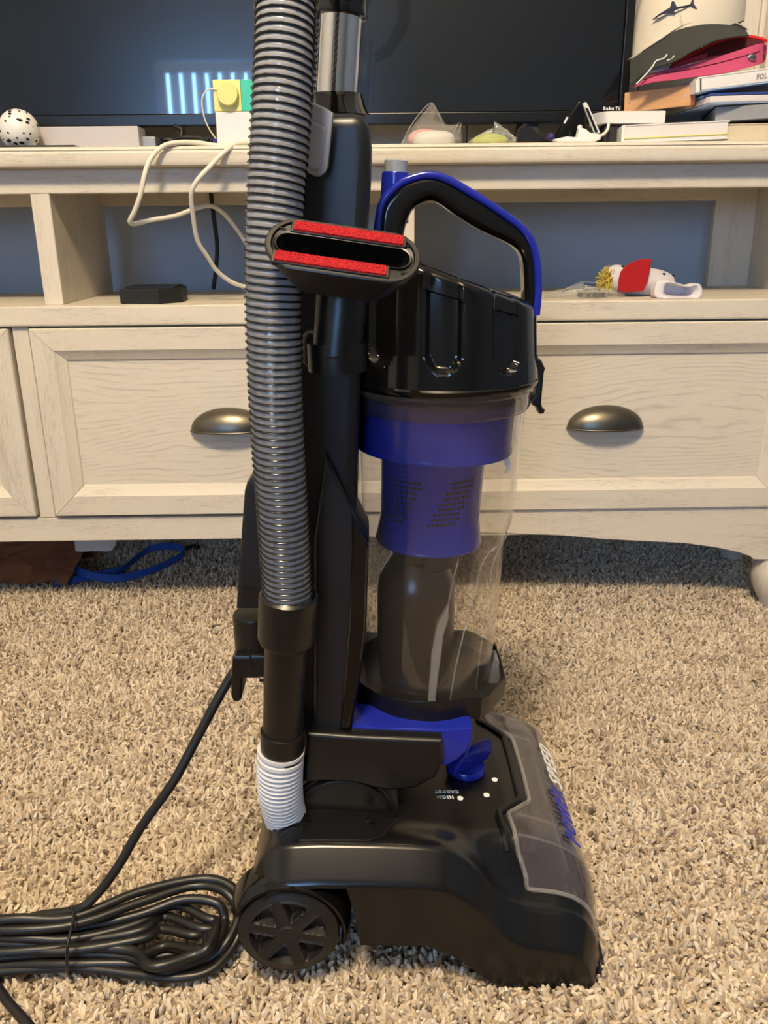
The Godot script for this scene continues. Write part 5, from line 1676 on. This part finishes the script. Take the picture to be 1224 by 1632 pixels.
func build_shelf_things() -> void:
	var y := 0.4965
	var d := thing("black_gadget", "black faceted gadget with a louvred top on the left of the open shelf", "gadget", Vector3(-0.3354, y, -1.295))
	var plan := [Vector2(-0.3739, 1.262), Vector2(-0.3144, 1.252), Vector2(-0.2852, 1.278), Vector2(-0.2852 - 0.004, 1.33), Vector2(-0.3328, 1.348), Vector2(-0.372, 1.335)]
	var g := prism(plan, y, 0.5176, 0.0015, 1)
	for i in g.v.size():
		g.v[i] = Vector3(g.v[i].x, g.v[i].z, -g.v[i].y)
	part("gadget_body", g, M.black_matte, d, 25)
	var ty := 0.5176
	for i in 6:
		part("louvre", rbox(-0.3673, ty - 0.0005, -1.275 - i * 0.010, -0.2936, ty + 0.003, -1.270 - i * 0.010, 0.0008, 1), M.black_satin, d)
	# clear bag of small parts
	var b := thing("plastic_bag", "crumpled clear plastic bag of small parts on the shelf beside the plush toy", "bag", Vector3(0.3138, y, -1.29))
	part("bag_film", film_bag(Vector3(0.3172, y, -1.285), Vector3(0.058, 0.012, 0.030), [[2.6, 0.010], [0.2, 0.006], [1.5, 0.006]], 44), M.clear_film, b, 12)
	for k in 7:
		part("small_part", rbox(-0.006, 0, -0.004, 0.006, 0.006, 0.004, 0.001, 1).at(Transform3D(Basis(Vector3.UP, k * 0.9), Vector3(0.3248 + k * 0.0055 - 0.01, y + 0.001, -1.288 + 0.006 * sin(k * 2.0)))), M.steel if k % 2 else M.black_satin, b)
	part("bag_seam", tube(smooth([Vector3(0.2518, 0.4967, -1.262), Vector3(0.2736, 0.5064, -1.262), Vector3(0.2976, 0.5166, -1.268), Vector3(0.313, 0.5205, -1.275), Vector3(0.3427, 0.5172, -1.28)], 5), 0.0007, 6), M.clear_edge, b)
	# plush toy
	var p := thing("plush_toy", "white plush toy with black spots and a red felt cap lying on the shelf", "toy", Vector3(0.4008, y, -1.31))
	var pc := Vector3(0.4137, y + 0.0205, -1.315)
	part("plush_body", ellipsoid(pc, Vector3(0.050, 0.0205, 0.024), 36, 20), M.plush_white, p, 60)
	part("plush_head", ellipsoid(pc + Vector3(-0.040, 0.004, -0.004), Vector3(0.020, 0.0215, 0.022), 30, 18), M.plush_white, p, 60)
	var cap := Geo.new()
	var rows := []
	for i in 9:
		var q := i / 8.0
		var r := []
		for j in 15:
			var a := lerpf(1.05, 4.05, j / 14.0)
			var rr := 0.0012 + 0.031 * q
			r.append(Vector3(0.4191 + cos(a) * rr * 1.25, y + 0.0155 + sin(a) * rr * 1.15 + 0.010 * q, -1.286 + 0.003 * q))
		rows.append(r)
	part("felt_cap", prism([Vector2(0.3691, 0.5049), Vector2(0.3686, 0.5222), Vector2(0.3705, 0.533), Vector2(0.3764, 0.5411), Vector2(0.388, 0.5481), Vector2(0.4008, 0.5516), Vector2(0.4148, 0.5514), Vector2(0.4142, 0.538), Vector2(0.4122, 0.5199), Vector2(0.4069, 0.5054), Vector2(0.3872, 0.5038)], -1.290, -1.283, 0.002, 2), M.red_felt, p, 25)
	var hair := Geo.new()
	for k in 130:
		var n := Vector3(rng.randf_range(-1, 0.25), rng.randf_range(-0.9, 0.9), rng.randf_range(-0.4, 1)).normalized()
		var o := pc + Vector3(-0.054, 0.0, 0.002) + n * Vector3(0.012, 0.016, 0.014)
		hair.join(tube([o, o + n * 0.004 + Vector3(rng.randf_range(-0.002, 0.002), rng.randf_range(-0.002, 0.002), 0), o + n * 0.007 + Vector3(rng.randf_range(-0.003, 0.003), rng.randf_range(-0.003, 0.003), 0)], 0.0008, 4, false, [0.0012, 0.0009, 0.0003]))
	part("yellow_fluff", hair, M.plush_yellow, p, 60).set_meta("kind", "stuff")
	part("fluff_core", ellipsoid(pc + Vector3(-0.054, -0.001, 0.002), Vector3(0.0125, 0.0165, 0.0145), 20, 12), M.plush_yellow, p, 60)
	for s in [[1044.0, 443.0], [1038.0, 459.0], [983.0, 432.0], [981.0, 444.0], [985.0, 452.0], [1062.0, 446.0]]:
		var sx: float = (s[0] - 612.0) / 1000.0 + 0.0085
		var sy: float = y + (475.0 - s[1]) / 1000.0
		var dx := sx - pc.x
		var dy := sy - pc.y
		var k := 1.0 - pow(dx / 0.050, 2) - pow(dy / 0.0205, 2)
		var c := pc
		var rad := Vector3(0.050, 0.0205, 0.024)
		if k < 0.02:
			c = pc + Vector3(-0.040, 0.004, -0.004)
			rad = Vector3(0.020, 0.0215, 0.022)
			k = maxf(0.02, 1.0 - pow((sx - c.x) / rad.x, 2) - pow((sy - c.y) / rad.y, 2))
		part("black_spot", ellipsoid(Vector3(sx, sy, c.z + rad.z * sqrt(k)), Vector3(0.0028, 0.0022, 0.0010), 12, 8), M.spot_black, p, 60)
	# sock
	var k := thing("white_sock", "white child's sock lying with its open cuff facing out on the shelf", "sock", Vector3(0.4664, y, -1.29))
	var ring := [Vector2(0.4168, 0.509), Vector2(0.4186, 0.5188), Vector2(0.4247, 0.5223), Vector2(0.4378, 0.5213), Vector2(0.4531, 0.5167), Vector2(0.4663, 0.5147), Vector2(0.4771, 0.5173), Vector2(0.4833, 0.5119), Vector2(0.4845, 0.5011), Vector2(0.4779, 0.494), Vector2(0.4548, 0.4924), Vector2(0.4312, 0.4944), Vector2(0.4187, 0.4991)]
	var sm := smooth(ring, 4, true)
	var rr := []
	for s in [[0.0012, 0.0026, 0.80], [0.0014, 0.0012, 0.90], [0.0, -0.0004, 1.0], [-0.001, -0.003, 1.02], [-0.016, -0.006, 1.0], [-0.018, -0.007, 0.98], [-0.034, 0.010, 0.92], [-0.048, 0.022, 0.75], [-0.056, 0.028, 0.35], [-0.058, 0.030, 0.02]]:
		var cx := 0.4513
		var cy: float = 0.5068
		var q := []
		for w in sm:
			q.append(Vector3(cx + (w.x - cx) * s[2] + s[1] * 0.6 + 0.0006, maxf(y + 0.0004, cy + (w.y - cy) * s[2] - absf(s[1]) * 0.04), -1.256 + s[0]))
		rr.append(q)
	var ins := []
	for s in [[-0.028, 0.45], [-0.010, 0.62], [0.0, 0.76]]:
		var cx := 0.4513
		var cy: float = 0.5068
		var q := []
		for w in sm:
			q.append(Vector3(cx + (w.x - cx) * s[1] + 0.0025, cy + (w.y - cy) * s[1], -1.256 + s[0]))
		ins.append(q)
	var sg := Geo.new()
	sg.rows(ins + rr)
	sg.cap(ins[0])
	part("sock_body", sg, M.sock, k, 60)

func build_under_things() -> void:
	# brown paper bag lying under the console
	var b := thing("paper_bag", "crumpled brown paper bag lying under the left of the console", "bag", Vector3(-0.62, 0, -1.40))
	var nz := noise(61, 1.0, 3)
	var rows := []
	for i in 15:
		var q := i / 14.0
		var r := []
		for j in 27:
			var s := j / 26.0
			var x := lerpf(-1.0, -0.552 + 0.035 * q, s)
			var y := 0.004 + 0.098 * pow(q, 0.9) * (1.0 - 0.25 * smoothstep(0.8, 1.0, s))
			var z := -1.365 - 0.07 * q + 0.022 * nz.get_noise_2d(s * 9.0, q * 4.0)
			r.append(Vector3(x, y, z))
		rows.append(r)
	for i in 8:
		var q := i / 7.0
		var r := []
		for j in 27:
			var s := j / 26.0
			r.append(Vector3(lerpf(-1.0, -0.552 + 0.035 - 0.03 * q, s), lerpf(0.100, 0.004, q * q), -1.44 - 0.05 * q + 0.01 * nz.get_noise_2d(s * 8.0, q * 4.0 + 9.0)))
		rows.append(r)
	var g := Geo.new()
	g.rows(rows, false)
	part("bag_body", sheet(rows, 0.0012), M.kraft, b, 22)
	# blue ribbon
	var rb := thing("blue_ribbon", "narrow blue ribbon looped on the carpet under the console", "ribbon", Vector3(-0.464, 0.0, -1.4123))
	var rp := smooth([Vector3(-0.5828, 0.034, -1.4096), Vector3(-0.5616, 0.024, -1.3973), Vector3(-0.5358, 0.014, -1.3909), Vector3(-0.5033, 0.01, -1.3762), Vector3(-0.4692, 0.008, -1.374), Vector3(-0.4397, 0.007, -1.3895), Vector3(-0.4127, 0.006, -1.4171), Vector3(-0.3896, 0.006, -1.4526), Vector3(-0.3751, 0.006, -1.4837), Vector3(-0.3747, 0.008, -1.5048), Vector3(-0.3957, 0.009, -1.5231), Vector3(-0.4206, 0.009, -1.524), Vector3(-0.4452, 0.008, -1.514), Vector3(-0.4603, 0.007, -1.4652), Vector3(-0.4702, 0.007, -1.4167), Vector3(-0.4932, 0.008, -1.3976), Vector3(-0.5248, 0.005, -1.3884), Vector3(-0.5485, 0.004, -1.3746), Vector3(-0.5752, 0.004, -1.3644)], 5)
	var e0 := []
	var e1 := []
	for p in rp:
		e0.append(p + Vector3(0, -0.004, 0.006))
		e1.append(p + Vector3(0, 0.006, -0.005))
	part("ribbon_band", sheet([e0, e1], 0.0008), M.ribbon_blue, rb, 50)
	# paper scrap and odds and ends
	var ps := thing("paper_scrap", "torn white paper scrap on the brown paper bag under the console", "paper", Vector3(-0.5103, 0.06, -1.4287))
	var pg := []
	for i in 4:
		var r := []
		for j in 7:
			r.append(Vector3(lerpf(-0.5528, -0.4684 - 0.006 * i, j / 6.0) + 0.01 * i / 3.0, 0.080 - 0.009 * i + 0.004 * nz.get_noise_2d(j * 1.1, i * 1.4), -1.425 + 0.010 * i))
		pg.append(r)
	part("paper_sheet", sheet(pg, 0.0006), M.paper, ps, 20)
	var bd := thing("yellow_bead", "tiny yellow bead on the carpet under the console behind the crevice tool", "bead", Vector3(-0.2886, 0.0, -1.5987))
	part("bead_body", ellipsoid(Vector3(-0.2857, 0.006, -1.5827), Vector3(0.006, 0.006, 0.006), 18, 12), M.yellow, bd, 60)
	var pf := thing("plastic_wrap", "crumpled clear plastic wrap on the carpet at the back under the console", "wrap", Vector3(-0.3417, 0.0, -1.5934))
	part("wrap_film", film_bag(Vector3(-0.339, 0.0, -1.5789), Vector3(0.05, 0.018, 0.025), [[2.0, 0.01], [0.4, 0.008]], 77), M.clear_film, pf, 12)
	var dk := thing("black_strap", "short black strap lying at the end of the blue ribbon under the console", "strap", Vector3(-0.3751, 0.0, -1.5385))
	part("strap_band", tube(smooth([Vector3(-0.3939, 0.008, -1.5256), Vector3(-0.3751, 0.008, -1.5181), Vector3(-0.3667, 0.006, -1.5365), Vector3(-0.3509, 0.005, -1.5316)], 4), 0.0035, 8), M.black_matte, dk, 60)
